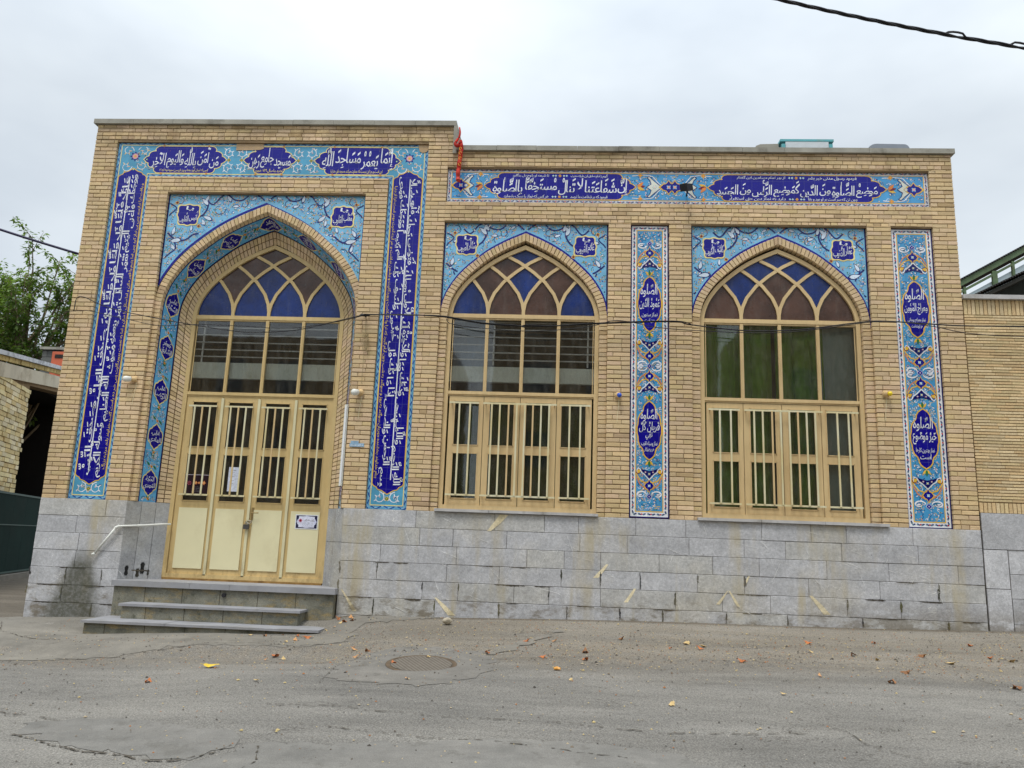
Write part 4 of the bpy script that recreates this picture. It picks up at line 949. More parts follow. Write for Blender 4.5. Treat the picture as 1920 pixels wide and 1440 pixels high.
# the frame of tiles round the doorway
def u_panel():
    A = Art(flat(.045)); OX0, OX1, IX0, IX1, ZT, ZI, ZB_ = -6.893, -2.057, -6.327, -2.623, 7.085, 6.505, 1.605
    GB = C(100, 160, 196)
    A.poly([(OX0, ZB_), (IX0, ZB_), (IX0, ZI), (OX0, ZI)], GB, 0); A.poly([(IX1, ZB_), (OX1, ZB_), (OX1, ZI), (IX1, ZI)], GB, 0); A.poly([(OX0, ZI), (OX1, ZI), (OX1, ZT), (OX0, ZT)], GB, 0)
    bw = .054; b2 = bw/2
    segs = [((OX0+b2, ZB_), (OX0+b2, ZT)), ((OX1-b2, ZB_), (OX1-b2, ZT)), ((OX0, ZT-b2), (OX1, ZT-b2)), ((IX0-b2, ZB_), (IX0-b2, ZI)), ((IX1+b2, ZB_), (IX1+b2, ZI)), ((IX0-bw, ZI+b2), (IX1+bw, ZI+b2)),
            ((OX0, ZB_+b2), (IX0, ZB_+b2)), ((IX1, ZB_+b2), (OX1, ZB_+b2))]
    for a, b in segs: wave(A, a, b, bw, 1, C(26, 66, 150), C(150, 200, 225), .10)
    ox0, ox1, ix0, ix1, zt, zi, zb = OX0+bw, OX1-bw, IX0-bw, IX1+bw, ZT-bw, ZI+bw, ZB_+bw
    for (a, b, c, d) in ((ox0, zb, ix0, zi), (ix1, zb, ox1, zi), (ox0, zi, ox1, zt)): A.poly([(a, b), (c, b), (c, d), (a, d)], TEAL2, 3)
    g = .012
    for a, b in (((ox0, zb), (ox0, zt)), ((ox1, zb), (ox1, zt)), ((ox0, zt), (ox1, zt)), ((ix0, zb), (ix0, zi)), ((ix1, zb), (ix1, zi)), ((ix0, zi), (ix1, zi)), ((ox0, zb), (ix0, zb)), ((ix1, zb), (ox1, zb))): A.rib([a, b], g, PYL, 5)
    insL = lambda x, z: (ox0+.02 < x < ix0-.02 and zb+.02 < z < zt-.02) or (ix1+.02 < x < ox1-.02 and zb+.02 < z < zt-.02) or (ox0+.02 < x < ox1-.02 and zi+.02 < z < zt-.02)
    # corners and gaps
    for cx in ((ox0+ix0)/2, (ox1+ix1)/2):
        A.flower(cx, (zi+zt)/2+.05, .085, (COB, PNK, YEL), 6, 8)
        sg = 1
        for (dx, dz, r0, a0, d) in ((-.12, .14, .09, 0, 1), (.13, .14, .09, 3, -1), (-.12, -.12, .09, 0, -1), (.13, -.10, .08, 3, 1)): scroll(A, cx+dx, (zi+zt)/2+dz, r0, a0, 1.0, d, WHT, .011, 5, insL, True, YEL)
        for dx, dz in ((0, -.17), (.19 if cx < -5 else -.19, 0)): A.flower(cx+dx, (zi+zt)/2+dz, .032, (YEL, GRN, WHT), 6, 4, math.pi/4)
        for sd in (-1, 1):
            scroll(A, cx+sd*.11, zb+.10, .085, math.pi/2, 1.1, sd, WHT, .012, 5, insL, True, WHT)
        A.flower(cx, zb+.09, .038, (YEL, GRN, YEL), 6, 6)
    for cx in (-5.03, -3.945):
        for sx in (-1, 1):
            for sz in (-1, 1): scroll(A, cx+sx*.095, (zi+zt)/2+sz*.115, .085, math.pi/2*sz, 1.15, -sx*sz, WHT, .011, 5, insL, True, WHT)
            A.flower(cx+sx*.10, (zi+zt)/2, .034, (YEL, GRN, YEL), 6, 4)
    flora(A, (ox0, zb, ox1, zt), lambda x, z: insL(x, z) and (z > zi+.02 or z < zb+.17), 110, 5, 4, .026)
    # horizontal cartouches
    zc0, zc1 = zi+.012, zt-.012
    for x0, x1, t, sub in ((-3.80, -2.47, 'إِنَّمَا يَعمُرُ مَسَاجِدَ اللّٰهِ', 'این است و جز این نیست که عمارت میکند مسجدهای خدا را'),
                           (-4.90, -4.075, 'مَسجِد جامِع رَهِن', 'تجدید بنا سال ۱۳۷۰ هجری'), (-6.47, -5.16, 'مَن آمَنَ بِاللّٰهِ وَاليَومِ الآخِرِ', 'کسی که ایمان آورد بخدا و روز بازپسین سوره توبه آیه ۱۸')):
        P = cart_h(x0, x1, zc0, zc1); cart_poly(A, P, 0, 0, COB, PYL, 7, .012)
        e = .20 if x1-x0 > 1 else .14
        A.text(t, x0+e*.62, zc0+.085, x1-e*.62, zc1-.012, WHT, 10, 0, 2, 2.3, .84, 1, .26); A.text(sub, x0+e*1.35, zc0+.018, x1-e*1.35, zc0+.085, PYL, 10, 0, 1, 1.2)
        for x in (x0+e*1.5, x1-e*1.5):
            for z in (zc0-.004, zc1+.004): A.flower(x, z, .022, (ORG, YEL, MAR), 10, 4)
    # vertical cartouches
    TL = 'وَوَجَدَكَ عَائِلاً فَأَغنى فَأَمَّا اليَتيمَ فَلا تَقهَر وَأَمَّا السَّائِلَ فَلا تَنهَر وَأَمَّا بِنِعمَةِ رَبِّكَ فَحَدِّث صَدَقَ اللّٰهُ العَلِيُّ العَظيم وَصَدَقَ رَسُولُهُ النَّبِيُّ الكَريم'
    TR = 'بِسمِ اللّٰهِ الرَّحمٰنِ الرَّحيم وَالضُّحى وَاللَّيلِ إِذَا سَجى مَا وَدَّعَكَ رَبُّكَ وَمَا قَلى وَلَلآخِرَةُ خَيرٌ لَكَ مِنَ الأُولى وَلَسَوفَ يُعطيكَ رَبُّكَ فَتَرضى أَلَم يَجِدكَ يَتيماً فَآوى وَوَجَدَكَ ضَالاً فَهَدى'
    SL = 'و یافت ترا نیازمند پس بی نیاز کرد پس اما یتیم را قهر مکن و اما سائل را مران و اما به نعمت پروردگارت پس خبر ده راست گفت خداوند بلند مرتبه بزرگ'
    SR = 'بنام خداوند بخشنده مهربان سوگند به روز و سوگند به شب چون آرام گیرد که ترا وا نگذاشت پروردگارت و دشمن نداشت و هر آینه آخرت بهتر است ترا از دنیا'
    for x0, x1, t, sub, rot in ((ox0+.008, ix0-.008, TL, SL, 1), (ix1+.008, ox1-.008, TR, SR, -1)):
        z0, z1 = zb+.15, zi+.085; cx = (x0+x1)/2; H = (x1-x0)/2; e = .17
        top = [(cx+(1-dx)*H if dx < 1 else cx, z1-e+dx*e) for dx in ()]
        prof = [(1, 0), (1, .15), (.90, .32), (.72, .42), (.66, .55), (.60, .62), (.36, .70), (.20, .84), (0, 1)]
        P = [(cx+a*H, z1-e+b*e) for a, b in prof]+[(cx-a*H, z1-e+b*e) for a, b in reversed(prof[:-1])]+[(cx-a*H, z0+e-b*e) for a, b in prof]+[(cx+a*H, z0+e-b*e) for a, b in reversed(prof[:-1])]
        cart_poly(A, P, 0, 0, COB, YEL, 7, .012)
        def two(t, a, b, rt):
            wd = t.split(' '); h_ = (b-a)*.5
            rows = (' '.join(wd[0::2]), ' '.join(wd[1::2]))
            for k, r_ in enumerate(rows):
                hh = h_*1.12; lo = (b-hh if (k == 0) == (rt == 1) else a)
                A.text(r_, lo, z0+.10+.03*k, lo+hh, z1-.10-.03*k, WHT, 11+k*.5, rt, 2, 2.7, .72, 1, .40)
        if rot == 1: two(t, x0+.010, x1-.078, 1); A.text(sub, x1-.078, z0+.22, x1-.012, z1-.25, C(226, 196, 96), 10, 1, 1, 1.1); lx = cx-.035
        else: two(t, x0+.078, x1-.010, -1); A.text(sub, x0+.012, z0+.22, x0+.078, z1-.25, C(226, 196, 96), 10, -1, 1, 1.1); lx = cx+.035
        A.rib([(lx, z0+.20), (lx, z1-.14)], .014, WHT, 12)
    # two places where tiles have fallen
    for P in ([(-5.03, 6.955), (-4.66, 6.965), (-4.60, 6.985), (-4.60, 7.085), (-5.03, 7.085)], [(-2.19, 6.96), (-2.14, 6.935), (-2.08, 6.955), (-2.057, 7.0), (-2.057, 7.085), (-2.21, 7.085), (-2.21, 7.03)]):
        A.poly(P, C(176, 148, 110), 16)
    o = A.mb.build('tile_frame', MT, bld); o['label'] = 'cobalt calligraphy tile frame round the doorway with a few tiles missing'
u_panel()
def frieze():
    A = Art(flat(.045)); x0, x1, z0, z1 = -1.737, 5.243, 6.150, 6.692
    A.poly([(x0, z0), (x1, z0), (x1, z1), (x0, z1)], C(206, 208, 214), 0); m = .028
    for p, q in (((x0, z0+m), (x1, z0+m)), ((x0, z1-m), (x1, z1-m)), ((x0+m, z0+.05), (x0+m, z1-.05)), ((x1-m, z0+.05), (x1-m, z1-.05))): chain(A, p, q, .056, 1, (C(120, 130, 150), NAV, C(190, 60, 60)), .068)
    a0, a1, b0, b1 = x0+.058, x1-.058, z0+.058, z1-.058; cz = (b0+b1)/2
    A.poly([(a0, b0), (a1, b0), (a1, b1), (a0, b1)], C(76, 152, 202), 1); rectline(A, a0, b0, a1, b1, .011, YEL, 3)
    ins = inbox(a0+.012, b0+.012, a1-.012, b1-.012); flora(A, (a0, b0, a1, b1), ins, 420, 8, 2, .032)
    C1, C2 = (-1.19, 1.06), (2.10, 4.66)
    motif = lambda x, sd: None
    def side(xe, sd):    # xe: tip of a cartouche, sd: direction away from it
        for k in (-1, 0, 1): A.leaf(xe+sd*.02, cz, (0 if sd > 0 else math.pi)+k*.6, .12, .05, (YEL, MAR, ORG)[k+1], 6)
        w_ = [(xe+sd*.15, cz), (xe+sd*.22, cz+.05), (xe+sd*.20, cz+.11), (xe+sd*.16, cz+.15), (xe+sd*.19, cz+.17), (xe+sd*.26, cz+.10), (xe+sd*.33, cz+.04), (xe+sd*.39, cz)]
        w2 = [(p[0], 2*cz-p[1]) for p in w_]; P = w_+w2[::-1][1:-1]
        A.poly(P, C(206, 208, 196), 6); A.rib(P+[P[0]], .010, NAV, 7); A.flower(xe+sd*.27, cz, .032, (C(150, 180, 170), WHT, ORG), 8, 6)
        for sz in (-1, 1): A.rib([(xe+sd*.40, cz), (xe+sd*.32, cz+sz*.07), (xe+sd*.24, cz+sz*.17), (xe+sd*.12, cz+sz*.19), (xe-sd*.06, cz+sz*.175)], .011, WHT, 5, ins); A.flower(xe+sd*.06, cz+sz*.185, .04, (YEL, ORG, YEL), 6, 4)
    for (p, q) in (C1, C2):
        side(p, -1); side(q, 1)
        P = cart_h(p, q, b0+.004, b1-.004, .30); cart_poly(A, P, 0, 0, COB, YEL, 7, .012)
    for x in (a0+.14, 1.06+.475, 2.10-.475, a1-.14 if False else 5.04): dia(A, x, cz, .24, .20, COB, YEL, 7, PNK)
    A.text('إِنَّ شَفَاعَتَنا لا تَنالُ مُستَخِفّاً بِالصَّلٰوةِ', C1[0]+.13, b0+.076, C1[1]-.13, b1-.080, WHT, 10, 0, 2, 2.4, .82, 1, .22)
    A.text('مَوضِعُ الصَّلٰوةِ مِنَ الدّينِ كَمَوضِعِ الرَّأسِ مِنَ الجَسَدِ', C2[0]+.13, b0+.076, C2[1]-.13, b1-.080, WHT, 10, 0, 2, 2.4, .82, 1, .22)
    for (p, q), tt in ((C1, ('گویم ز امام صادق این طرفه حدیث', 'تا شیعه او بلوح دل بنگارد', 'فرمود که بر شفاعت ما نرسد', 'هر کس که نماز را سبک بشمارد')), (C2, ('فرمود رسول مدنی خیر بشر', 'از بهر تمام مسلمین این گفتار', 'چون تن که سر است بر او بود و بقا', 'دارد به نماز دین حق استقرار'))):
        mid = (p+q)/2
        A.text(tt[0], mid+.16, b1-.082, q-.42, b1-.018, WHT, 10, 0, 1, 1.2); A.text(tt[1], p+.42, b1-.082, mid-.16, b1-.018, WHT, 10, 0, 1, 1.2)
        A.text(tt[2], mid+.16, b0+.014, q-.42, b0+.076, WHT, 10, 0, 1, 1.2); A.text(tt[3], p+.30, b0+.014, mid-.16, b0+.076, WHT, 10, 0, 1, 1.2)
        for z in (b1-.048, b0+.044):
            A.flower(mid, z, .026, (YEL, ORG, YEL), 10, 6)
            for d in (-.10, -.06, .06, .10): A.flower(mid+d, z, .019, (C(150, 200, 210), WHT, C(150, 200, 210)), 10, 4)
    o = A.mb.build('tile_frieze', MT, bld); o['label'] = 'long blue calligraphy tile frieze over the two windows'
frieze()
def soffit_band():
    N = 400; a = resample(R1, n=N); b = resample(R2, n=N)
    L = sum(math.hypot(q[0]-p[0], q[1]-p[1]) for p, q in zip(a, a[1:])); W = .31
    def pos(u, v, off=0):
        t = min(max(u/L*N, 0), N-1e-6); i = int(t); k = t-i; i2 = min(i+1, N)
        p = Vector((lerp(a[i][0], a[i2][0], k), .10, lerp(a[i][1], a[i2][1], k))); q = Vector((lerp(b[i][0], b[i2][0], k), .385, lerp(b[i][1], b[i2][1], k)))
        tn = Vector((a[i2][0]-a[i][0], 0, a[i2][1]-a[i][1])).normalized(); nr = tn.cross(q-p).normalized()
        c = p.lerp(q, v/W+.5)
        if nr.dot(Vector((-4.44, -2, 3.6))-c) < 0: nr = -nr
        return c+nr*off
    m = lambda u, v, Lr: tuple(pos(u, v, -.006+.0007*Lr))
    A = Art(m); n = 260
    for i in range(n):
        u0, u1 = L*i/n, L*(i+1)/n; A.poly([(u0, -W/2), (u1, -W/2), (u1, W/2), (u0, W/2)], C(98, 172, 216), 0)
        for v0, v1 in ((-W/2, -W/2+.016), (W/2-.016, W/2)): A.poly([(u0, v0), (u1, v0), (u1, v1), (u0, v1)], COB2, 4)
    names = [('الحُجَّة', 'المَهدي'), ('عَلِي', 'الهادي'), ('عَلِي', 'الرِّضا'), ('جَعفَر', 'الصّادِق'), ('عَلِي', 'السَّجّاد'), ('حَسَن', 'المُجتَبى'), ('عَلِي', 'المُرتَضى'), ('مُحَمَّد', 'النَّبي'),
             ('فاطِمَة', 'الزَّهراء'), ('حُسَين', 'الشَّهيد'), ('مُحَمَّد', 'الباقِر'), ('موسى', 'الكاظِم'), ('مُحَمَّد', 'الجَواد'), ('حَسَن', 'العَسكَري'), ('صاحِب', 'الزَّمان')]
    ins = lambda u, v: 0.01 < u < L-.01 and abs(v) < W/2-.024
    step = (L/2-.28)/7; cs = [.28+step*k for k in range(15)]
    insf = lambda u, v: ins(u, v) and min(abs(u-c) for c in cs) > .19
    flora(A, (0, -W/2, L, W/2), insf, 430, 31, 2, .030)
    for k, c in enumerate(cs):
        hl = .185; pr = [(0, 1), (.22, .82), (.46, .70), (.52, .56), (.78, .46), (.88, .26), (.90, 0)]
        for sc2, cc, LL in ((1.12, PYL, 5), (1, COB, 6)):
            half = sorted([(bb*hl, aa*W*.42) for aa, bb in pr]); hs = resample(half, n=14)
            for sg in (-1, 1):
                for (u0, v0), (u1, v1) in zip(hs, hs[1:]):
                    A.poly([(c+sg*u0*sc2, -v0*sc2), (c+sg*u1*sc2, -v1*sc2), (c+sg*u1*sc2, v1*sc2), (c+sg*u0*sc2, v0*sc2)], cc, LL)
        if k < 7: B = Art(lambda x, y, Lr, c=c: m(c+y, x, Lr))
        elif k > 7: B = Art(lambda x, y, Lr, c=c: m(c-y, -x, Lr))
        else: B = Art(lambda x, y, Lr, c=c: m(c+x*1.1, -y*.8, Lr))
        B.mb = A.mb; g = W*.33
        B.text(names[k][0], -g*.72, .005, g*.72, .095, WHT, 8, 0, 1, 1.3); B.text(names[k][1], -g, -.105, g, .0, WHT, 8, 0, 1, 1.4)
        for d in (-1, 1):
            A.flower(c+d*.235, 0, .026, (YEL, ORG, MAR), 5, 5); A.leaf(c+d*.25, .03, math.pi/2*d+.6, .08, .03, GRN, 4, None, ins); A.leaf(c+d*.25, -.03, math.pi/2*d-2.6, .08, .03, GRN, 4, None, ins)
    o = A.mb.build('tile_reveal_band', MT, bld); o['label'] = 'sky blue tile band of names lining the doorway arch'
soffit_band()

# ------------------------------------------------------------------ inside the building
mz = MB(); mz.box(-5.62, -3.25, .555, .62, 3.49, 3.735); mz.build('mezzanine_fascia', MBAND, bld)
mz = MB(); mz.box(-1.60, .53, .20, .27, 3.465, 3.69); mz.build('mezzanine_fascia', MBAND, bld)
mz = MB(); mz.box(-7.0, 1.25, .96, 2.5, 3.62, 3.80); mz.build('mezzanine_floor', MDARK, bld)
for xa, xb, yy, zo, ps in ((-5.62, -3.25, .575, -.065, (-5.45,)), (-1.60, .53, .22, -.10, (-.96, .40))):
    rl = MB()
    for z in (3.896, 4.003, 4.118, 4.234, 4.35, 4.46): rl.tube([(xa, yy, z+zo), (xb, yy, z+zo)], .010, 6)
    for x in ps: rl.box(x-.012, x+.012, yy+.011, yy+.03, 3.72, 4.42)
    rl.build('mezzanine_railing', MRAIL, bld)
mz = MB(); mz.box(-1.60, -1.08, .60, .64, 3.72, 4.5); mz.build('inner_panel', mat_plain('pale_blue_daylight', C(150, 166, 190), .9, .05), bld)  # pale blue colour stands in for daylight showing in the left pane
mz = MB(); mz.box(3.70, 4.22, .30, .33, 1.7, 4.6); mz.build('inner_panel', mat_plain('grey_green_wall', C(146, 160, 156), .9, .05), bld)
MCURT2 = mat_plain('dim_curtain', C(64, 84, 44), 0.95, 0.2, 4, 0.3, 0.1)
def curtain(x0, x1, y, z0, z1, waves, seed, label, mat=None):
    r = random.Random(seed); m = MB(); n = int(waves*12); ph = 0; P = []
    for k in range(n+1):
        t = k/n; ph += r.uniform(.25, .60); f_ = (abs(math.sin(ph/2))**.6-.5)*2; P.append((lerp(x0, x1, t), y+f_*.055*(.7+.3*math.sin(k*.13)), y+f_*.060))
    for k in range(n):
        a, b = P[k], P[k+1]
        for d, fl in ((0, 0), (.006, 1)):
            q = [(a[0], a[2]+d, z0), (b[0], b[2]+d, z0), (b[0], b[1]+d, z1), (a[0], a[1]+d, z1)]; m.poly(q[::-1] if fl else q)
    o = m.build('curtain', mat or MCURT, smooth=True); tag(o, label, 'curtain'); return o
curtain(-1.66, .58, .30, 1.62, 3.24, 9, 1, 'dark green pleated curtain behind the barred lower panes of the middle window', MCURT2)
curtain(1.99, 3.02, .27, 1.62, 4.55, 5, 2, 'green curtain of wide folds behind the left half of the right window')
curtain(3.06, 3.74, .28, 1.62, 4.55, 3.4, 3, 'green curtain hanging right of centre behind the right window')

# ------------------------------------------------------------------ ground
def gh(x, y):
    n = .012*math.sin(x*1.3+y*.7)+.009*math.sin(x*.6-y*1.9+1)+.006*math.sin(x*3.1+2)*math.sin(y*2.3)
    S = lambda v, a, b: (lambda t: t*t*(3-2*t))(max(0, min(1, (v-a)/(b-a))))
    n -= .075*S(x, -4.4, -3.2)*(1-S(x, -2.5, -1.8))*S(-y, .1, .7)*(1-S(-y, 1.1, 2.6))
    n -= .125*S(x, -7.0, -6.2)*(1-S(x, -2.6, -1.6))*S(-y, .1, .75)*(1-S(-y, 1.6, 3.2))+.11*S(x, -6.2, -5.9)*(1-S(x, -3.0, -2.75))*(1-S(-y, .5, .95))*(1 if y > -1 else 0)
    return gz(x, y)+(n if y < -1.5 or x < -8 else n*.4)
gx = [-400, -200, -100, -60]+[-40+2*i for i in range(12)]+[-16+.25*i for i in range(112)]+[12+2*i for i in range(12)]+[40, 60, 100, 200, 400]
gy = [-300, -120, -60, -30]+[-20+2*i for i in range(4)]+[-12+.25*i for i in range(49)]+[.5, 1, 2, 4, 6, 8, 10, 12, 14, 18, 24, 40, 80, 200, 500]
g = MB(); nx = len(gx)
for y in gy:
    for x in gx: g.v.append((x, y, gh(x, y) if abs(x) < 60 else gz(max(-60, min(60, x)), y)))
for j in range(len(gy)-1):
    for i in range(nx-1):
        g.f.append((j*nx+i, j*nx+i+1, (j+1)*nx+i+1, (j+1)*nx+i)); g.c.append((1, 1, 1, 1)); g.mi.append(0)
tag(g.build('ground', MA, smooth=True), kind='structure')
def hgt(x, y):      # height of the ground mesh itself
    import bisect
    i = bisect.bisect_right(gx, x)-1; j = bisect.bisect_right(gy, y)-1; i = max(0, min(nx-2, i)); j = max(0, min(len(gy)-2, j))
    u = (x-gx[i])/(gx[i+1]-gx[i]); v = (y-gy[j])/(gy[j+1]-gy[j]); Z = lambda a, b: g.v[b*nx+a][2]
    return lerp(lerp(Z(i, j), Z(i+1, j), u), lerp(Z(i, j+1), Z(i+1, j+1), u), v)
def patch(name, P, mat, lift=.004, seed=1, jit=.035, cell=.12):
    r = random.Random(seed); Q = resample(_catmull(P+[P[0]], 4), step=.10); Q = [(x+r.uniform(-jit, jit)+.05*math.sin(k*1.7+seed), y+r.uniform(-jit, jit)+.03*math.sin(k*2.3)) for k, (x, y) in enumerate(Q[:-1])]
    bm = bmesh.new(); vs_ = [bm.verts.new((x, y, 0)) for x, y in Q]; f = bm.faces.new(vs_)
    xs = [q[0] for q in Q]; ys = [q[1] for q in Q]
    for a, lo, hi in ((0, min(xs), max(xs)), (1, min(ys), max(ys))):
        t = math.ceil(lo/.25)*.25
        while t < hi:
            no = (1, 0, 0) if a == 0 else (0, 1, 0); co = (t, 0, 0) if a == 0 else (0, t, 0)
            bmesh.ops.bisect_plane(bm, geom=bm.verts[:]+bm.edges[:]+bm.faces[:], plane_co=co, plane_no=no); t += .25
    bmesh.ops.triangulate(bm, faces=bm.faces[:])
    for v in bm.verts: v.co.z = hgt(v.co.x, v.co.y)+lift
    me = bpy.data.meshes.new(name); bm.to_mesh(me); bm.free(); me.materials.append(mat)
    o = bpy.data.objects.new(name, me); COL.objects.link(o); tag(o, kind='structure'); return o
MPT = mat_patch('smooth_asphalt', C(116, 113, 107), C(130, 126, 119)); MCN = mat_patch('worn_concrete', C(136, 131, 121), C(120, 116, 108))
MPT2 = mat_patch('patched_asphalt', C(118, 116, 111), C(130, 127, 121))
patch('asphalt_patch', [(-2.11, -3.15), (-2.14, -2.56), (-1.97, -1.94), (-1.49, -1.73), (-0.8, -1.83), (-0.61, -2.31), (-0.74, -2.9), (-1.13, -3.30), (-1.64, -3.26)], MPT, seed=2)
patch('concrete_apron', [(-2.85, -1.14), (-2.70, -0.10), (-2.02, -.02), (-1.4, -.03), (-2.1, -.28), (-2.50, -0.51), (-2.43, -0.89), (-2.48, -1.29), (-2.92, -1.52), (-4.0, -1.48), (-4.9, -1.72), (-5.6, -1.95), (-6.3, -2.0), (-7.2, -1.3), (-7.6, -.3), (-7.2, .0), (-6.0, -.02), (-5.9, -.6), (-4.4, -.7)], MCN, seed=3, jit=.03)
patch('asphalt_patch', [(-4.09, -4.45), (-3.56, -4.32), (-2.41, -4.66), (-2.29, -4.88), (-2.38, -5.09), (-2.56, -5.2), (-3.14, -5.03), (-3.52, -4.93), (-4.0, -4.7)], MPT2, seed=4)
patch('asphalt_patch', [(-2.14, -4.92), (-1.28, -4.8), (0.27, -4.63), (1.01, -4.85), (1.1, -5.5), (-2.3, -5.7)], MPT2, .005, 5)
patch('concrete_strip', [(-0.76, -1.9), (-0.04, -0.9), (0.06, -0.70), (0.06, -0.85), (-0.42, -1.72), (-0.69, -1.99)], MCN, .008, 6, .012)
MCR = mat_plain('crack_dirt', C(80, 74, 64), .95, .3, 12)
ck = MB()
def crack(P, w0, seed):
    r = random.Random(seed); Q = resample(P, step=.03); o_ = 0; W_ = []
    for q in Q: o_ = o_*.86+r.uniform(-.012, .012); W_.append(o_)
    Q = [(x+r.uniform(-.006, .006), y+o) for (x, y), o in zip(Q, W_)]; ww = [w0*r.uniform(.1, .9) for _ in Q]
    A_, B_ = ribbon(Q, ww)
    for i in range(len(Q)-1):
        if r.random() < .34: continue
        ck.poly([(p[0], p[1], hgt(p[0], p[1])+.0095) for p in (A_[i], A_[i+1], B_[i+1], B_[i])])
for k, (P, w_) in enumerate((([(-5.2, -4.05), (-4.52, -4.21), (-4.2, -4.29), (-3.89, -4.41)], .02), ([(-1.94, -4.46), (-1.25, -4.6), (-0.67, -4.69), (-0.28, -4.75), (.6, -4.9)], .014),
    ([(2.0, -3.9), (2.3, -4.15), (2.35, -4.42), (2.48, -4.57), (2.59, -4.67), (3.2, -4.9)], .014), ([(-5.57, -1.86), (-5.15, -1.92), (-4.77, -1.74), (-3.97, -1.45), (-3.5, -1.38), (-2.95, -1.52)], .016),
    ([(-2.4, -3.95), (-1.73, -4.02), (-1.44, -4.13), (-0.73, -4.21), (-0.31, -4.2), (.9, -4.3), (2.0, -4.25)], .016), ([(-4.1, -4.75), (-3.5, -4.98), (-2.86, -5.19), (-2.58, -5.22), (-2.35, -5.08), (-2.27, -4.88)], .026),
    ([(-2.15, -3.2), (-2.18, -2.6), (-2.0, -1.92)], .012), ([(-2.9, -1.5), (-2.46, -1.28), (-2.42, -.9)], .014), ([(-7.3, -.35), (-6.9, -.9), (-6.4, -1.15), (-5.95, -1.2)], .02), ([(-7.5, -.6), (-7.0, -1.15), (-6.5, -1.5)], .012),
    ([(-.7, -2.2), (.37, -1.95), (1.48, -2.04), (2.3, -2.1), (3.57, -2.25)], .010), ([(-2.1, -4.9), (-2.0, -5.2), (-2.15, -5.6)], .02))): crack(P, w_, k)
tag(ck.build('road_crack', MCR), kind='structure')
# grit and crumbs of leaf lying on the road
gr = MB(); r = random.Random(9)
for k in range(5600):
    t = r.random()
    x = r.uniform(-6.5, 6.2); y = -abs(r.gauss(0, 1.7))-.05 if t < .62 else r.uniform(-6, -.1)
    if -6.1 < x < -2.8 and y > -.95: continue
    if (x+1.33)**2+(y+2.48)**2 < .14: continue
    if r.random() < .35: y = r.gauss(-1.7, .45); x = r.uniform(-2.5, 6.2)
    if -6.1 < x < -2.8 and y > -.95: continue
    if y > -.03 or (x+1.33)**2+(y+2.48)**2 < .14: continue
    s_ = r.uniform(.004, .011)*(1.8 if r.random() < .08 else 1); z = hgt(x, y)+.008
    cc = r.choice([C(120, 108, 92), C(92, 84, 74), C(176, 160, 132), C(70, 66, 60), C(150, 140, 124), C(190, 170, 120), C(160, 110, 70)])
    a = r.uniform(0, 6.28); P = [(x+math.cos(a+q)*s_*r.uniform(.7, 1.3), y+math.sin(a+q)*s_*r.uniform(.7, 1.3)) for q in (0, 1.6, 3.1, 4.7)]
    b = len(gr.v); gr.v += [(p[0], p[1], z-.003) for p in P]+[(x, y, z+s_*.5)]
    for f in ((0, 1, 4), (1, 2, 4), (2, 3, 4), (3, 0, 4)): gr.f.append(tuple(b+i for i in f)); gr.c.append(cc); gr.mi.append(0)
def mat_attr(name, rough=.9, bump=0, spec=.3):
    t = NT(name); c = t.mix(1.0, t.attr(), t.mr(t.noise(30, 3), .3, .7, .85, 1.15), 'MULTIPLY'); return t.fin(c, rough, t.bump(t.noise(60, 3), bump, .003) if bump else None, spec)
MAT = mat_attr('litter'); tag(gr.build('road_grit', MAT), 'small stones and leaf crumbs on the road', 'grit', kind='stuff')

# ------------------------------------------------------------------ entrance steps
stp = empty('entrance_steps', (-4.45, -.4, .0), 'three grey stone steps with thin slabs leading up to the tan door', 'steps')
def step(x0, x1, y0, y1, zt, zb, th, ov, nseg, seed, yo=None):
    r = random.Random(seed); m = MB(); c = [x0]
    for k in range(1, nseg): c.append(lerp(x0, x1, (k+r.uniform(-.2, .2))/nseg))
    c.append(x1)
    for a, b in zip(c, c[1:]):
        d = r.uniform(-.002, .002); m.box(a+.0015, b-.0015, y0+r.uniform(-.004, .004), y1, zt-th, zt+d)
    m.build('step_tread', MSLAB, stp)
    m = MB(); m.box(x0+ov, x1-ov, y0+ov, y1, zb, zt-th-.001); m.build('step_riser', MRISER, stp)
step(-5.965, -2.90, -.80, -.02, .060, -.25, .030, .035, 6, 1)
step(-5.690, -3.265, -.45, -.02, .250, .062, .030, .035, 5, 2)
m = MB(); r = random.Random(3)
for a, b in ((-5.985, -4.9), (-4.9, -4.35), (-4.35, -3.7), (-3.7, -2.905)): m.box(a+.0015, b-.0015, -.155+r.uniform(-.006, .006), -.013, .452, .527+r.uniform(-.002, .002))
for a, b in ((-5.985, -4.8), (-4.8, -3.8), (-3.8, -2.925)): m.box(a+.0015 if a > -5.9 else a+.004, b-.0015, -.0128, .50, .49, .527)
m.build('landing_slab', MSLAB, stp)
m = MB(); m.box(-5.96, -2.93, -.115, .45, -.25, .4515); m.build('landing_riser', MRISER, stp)
m = MB(); m.tube([(-4.42, -.150, .385), (-4.42, -.10, .385)], [.028, .028], 14); m.build('drain_outlet', MBLK, stp)
m = MB(); m.tube([(-4.42, -.1505, .385), (-4.42, -.152, .385)], [.034, .034], 14, cap=False); m.build('drain_rim', MCOP, stp)
m = MB(); m.box(-5.60, -3.28, .455, .62, .49, .556); m.build('door_threshold', mat_plain('rusty_sill', C(150, 118, 70), .8, .3, 9, .4, .3, .2, C(104, 70, 40)), stp)

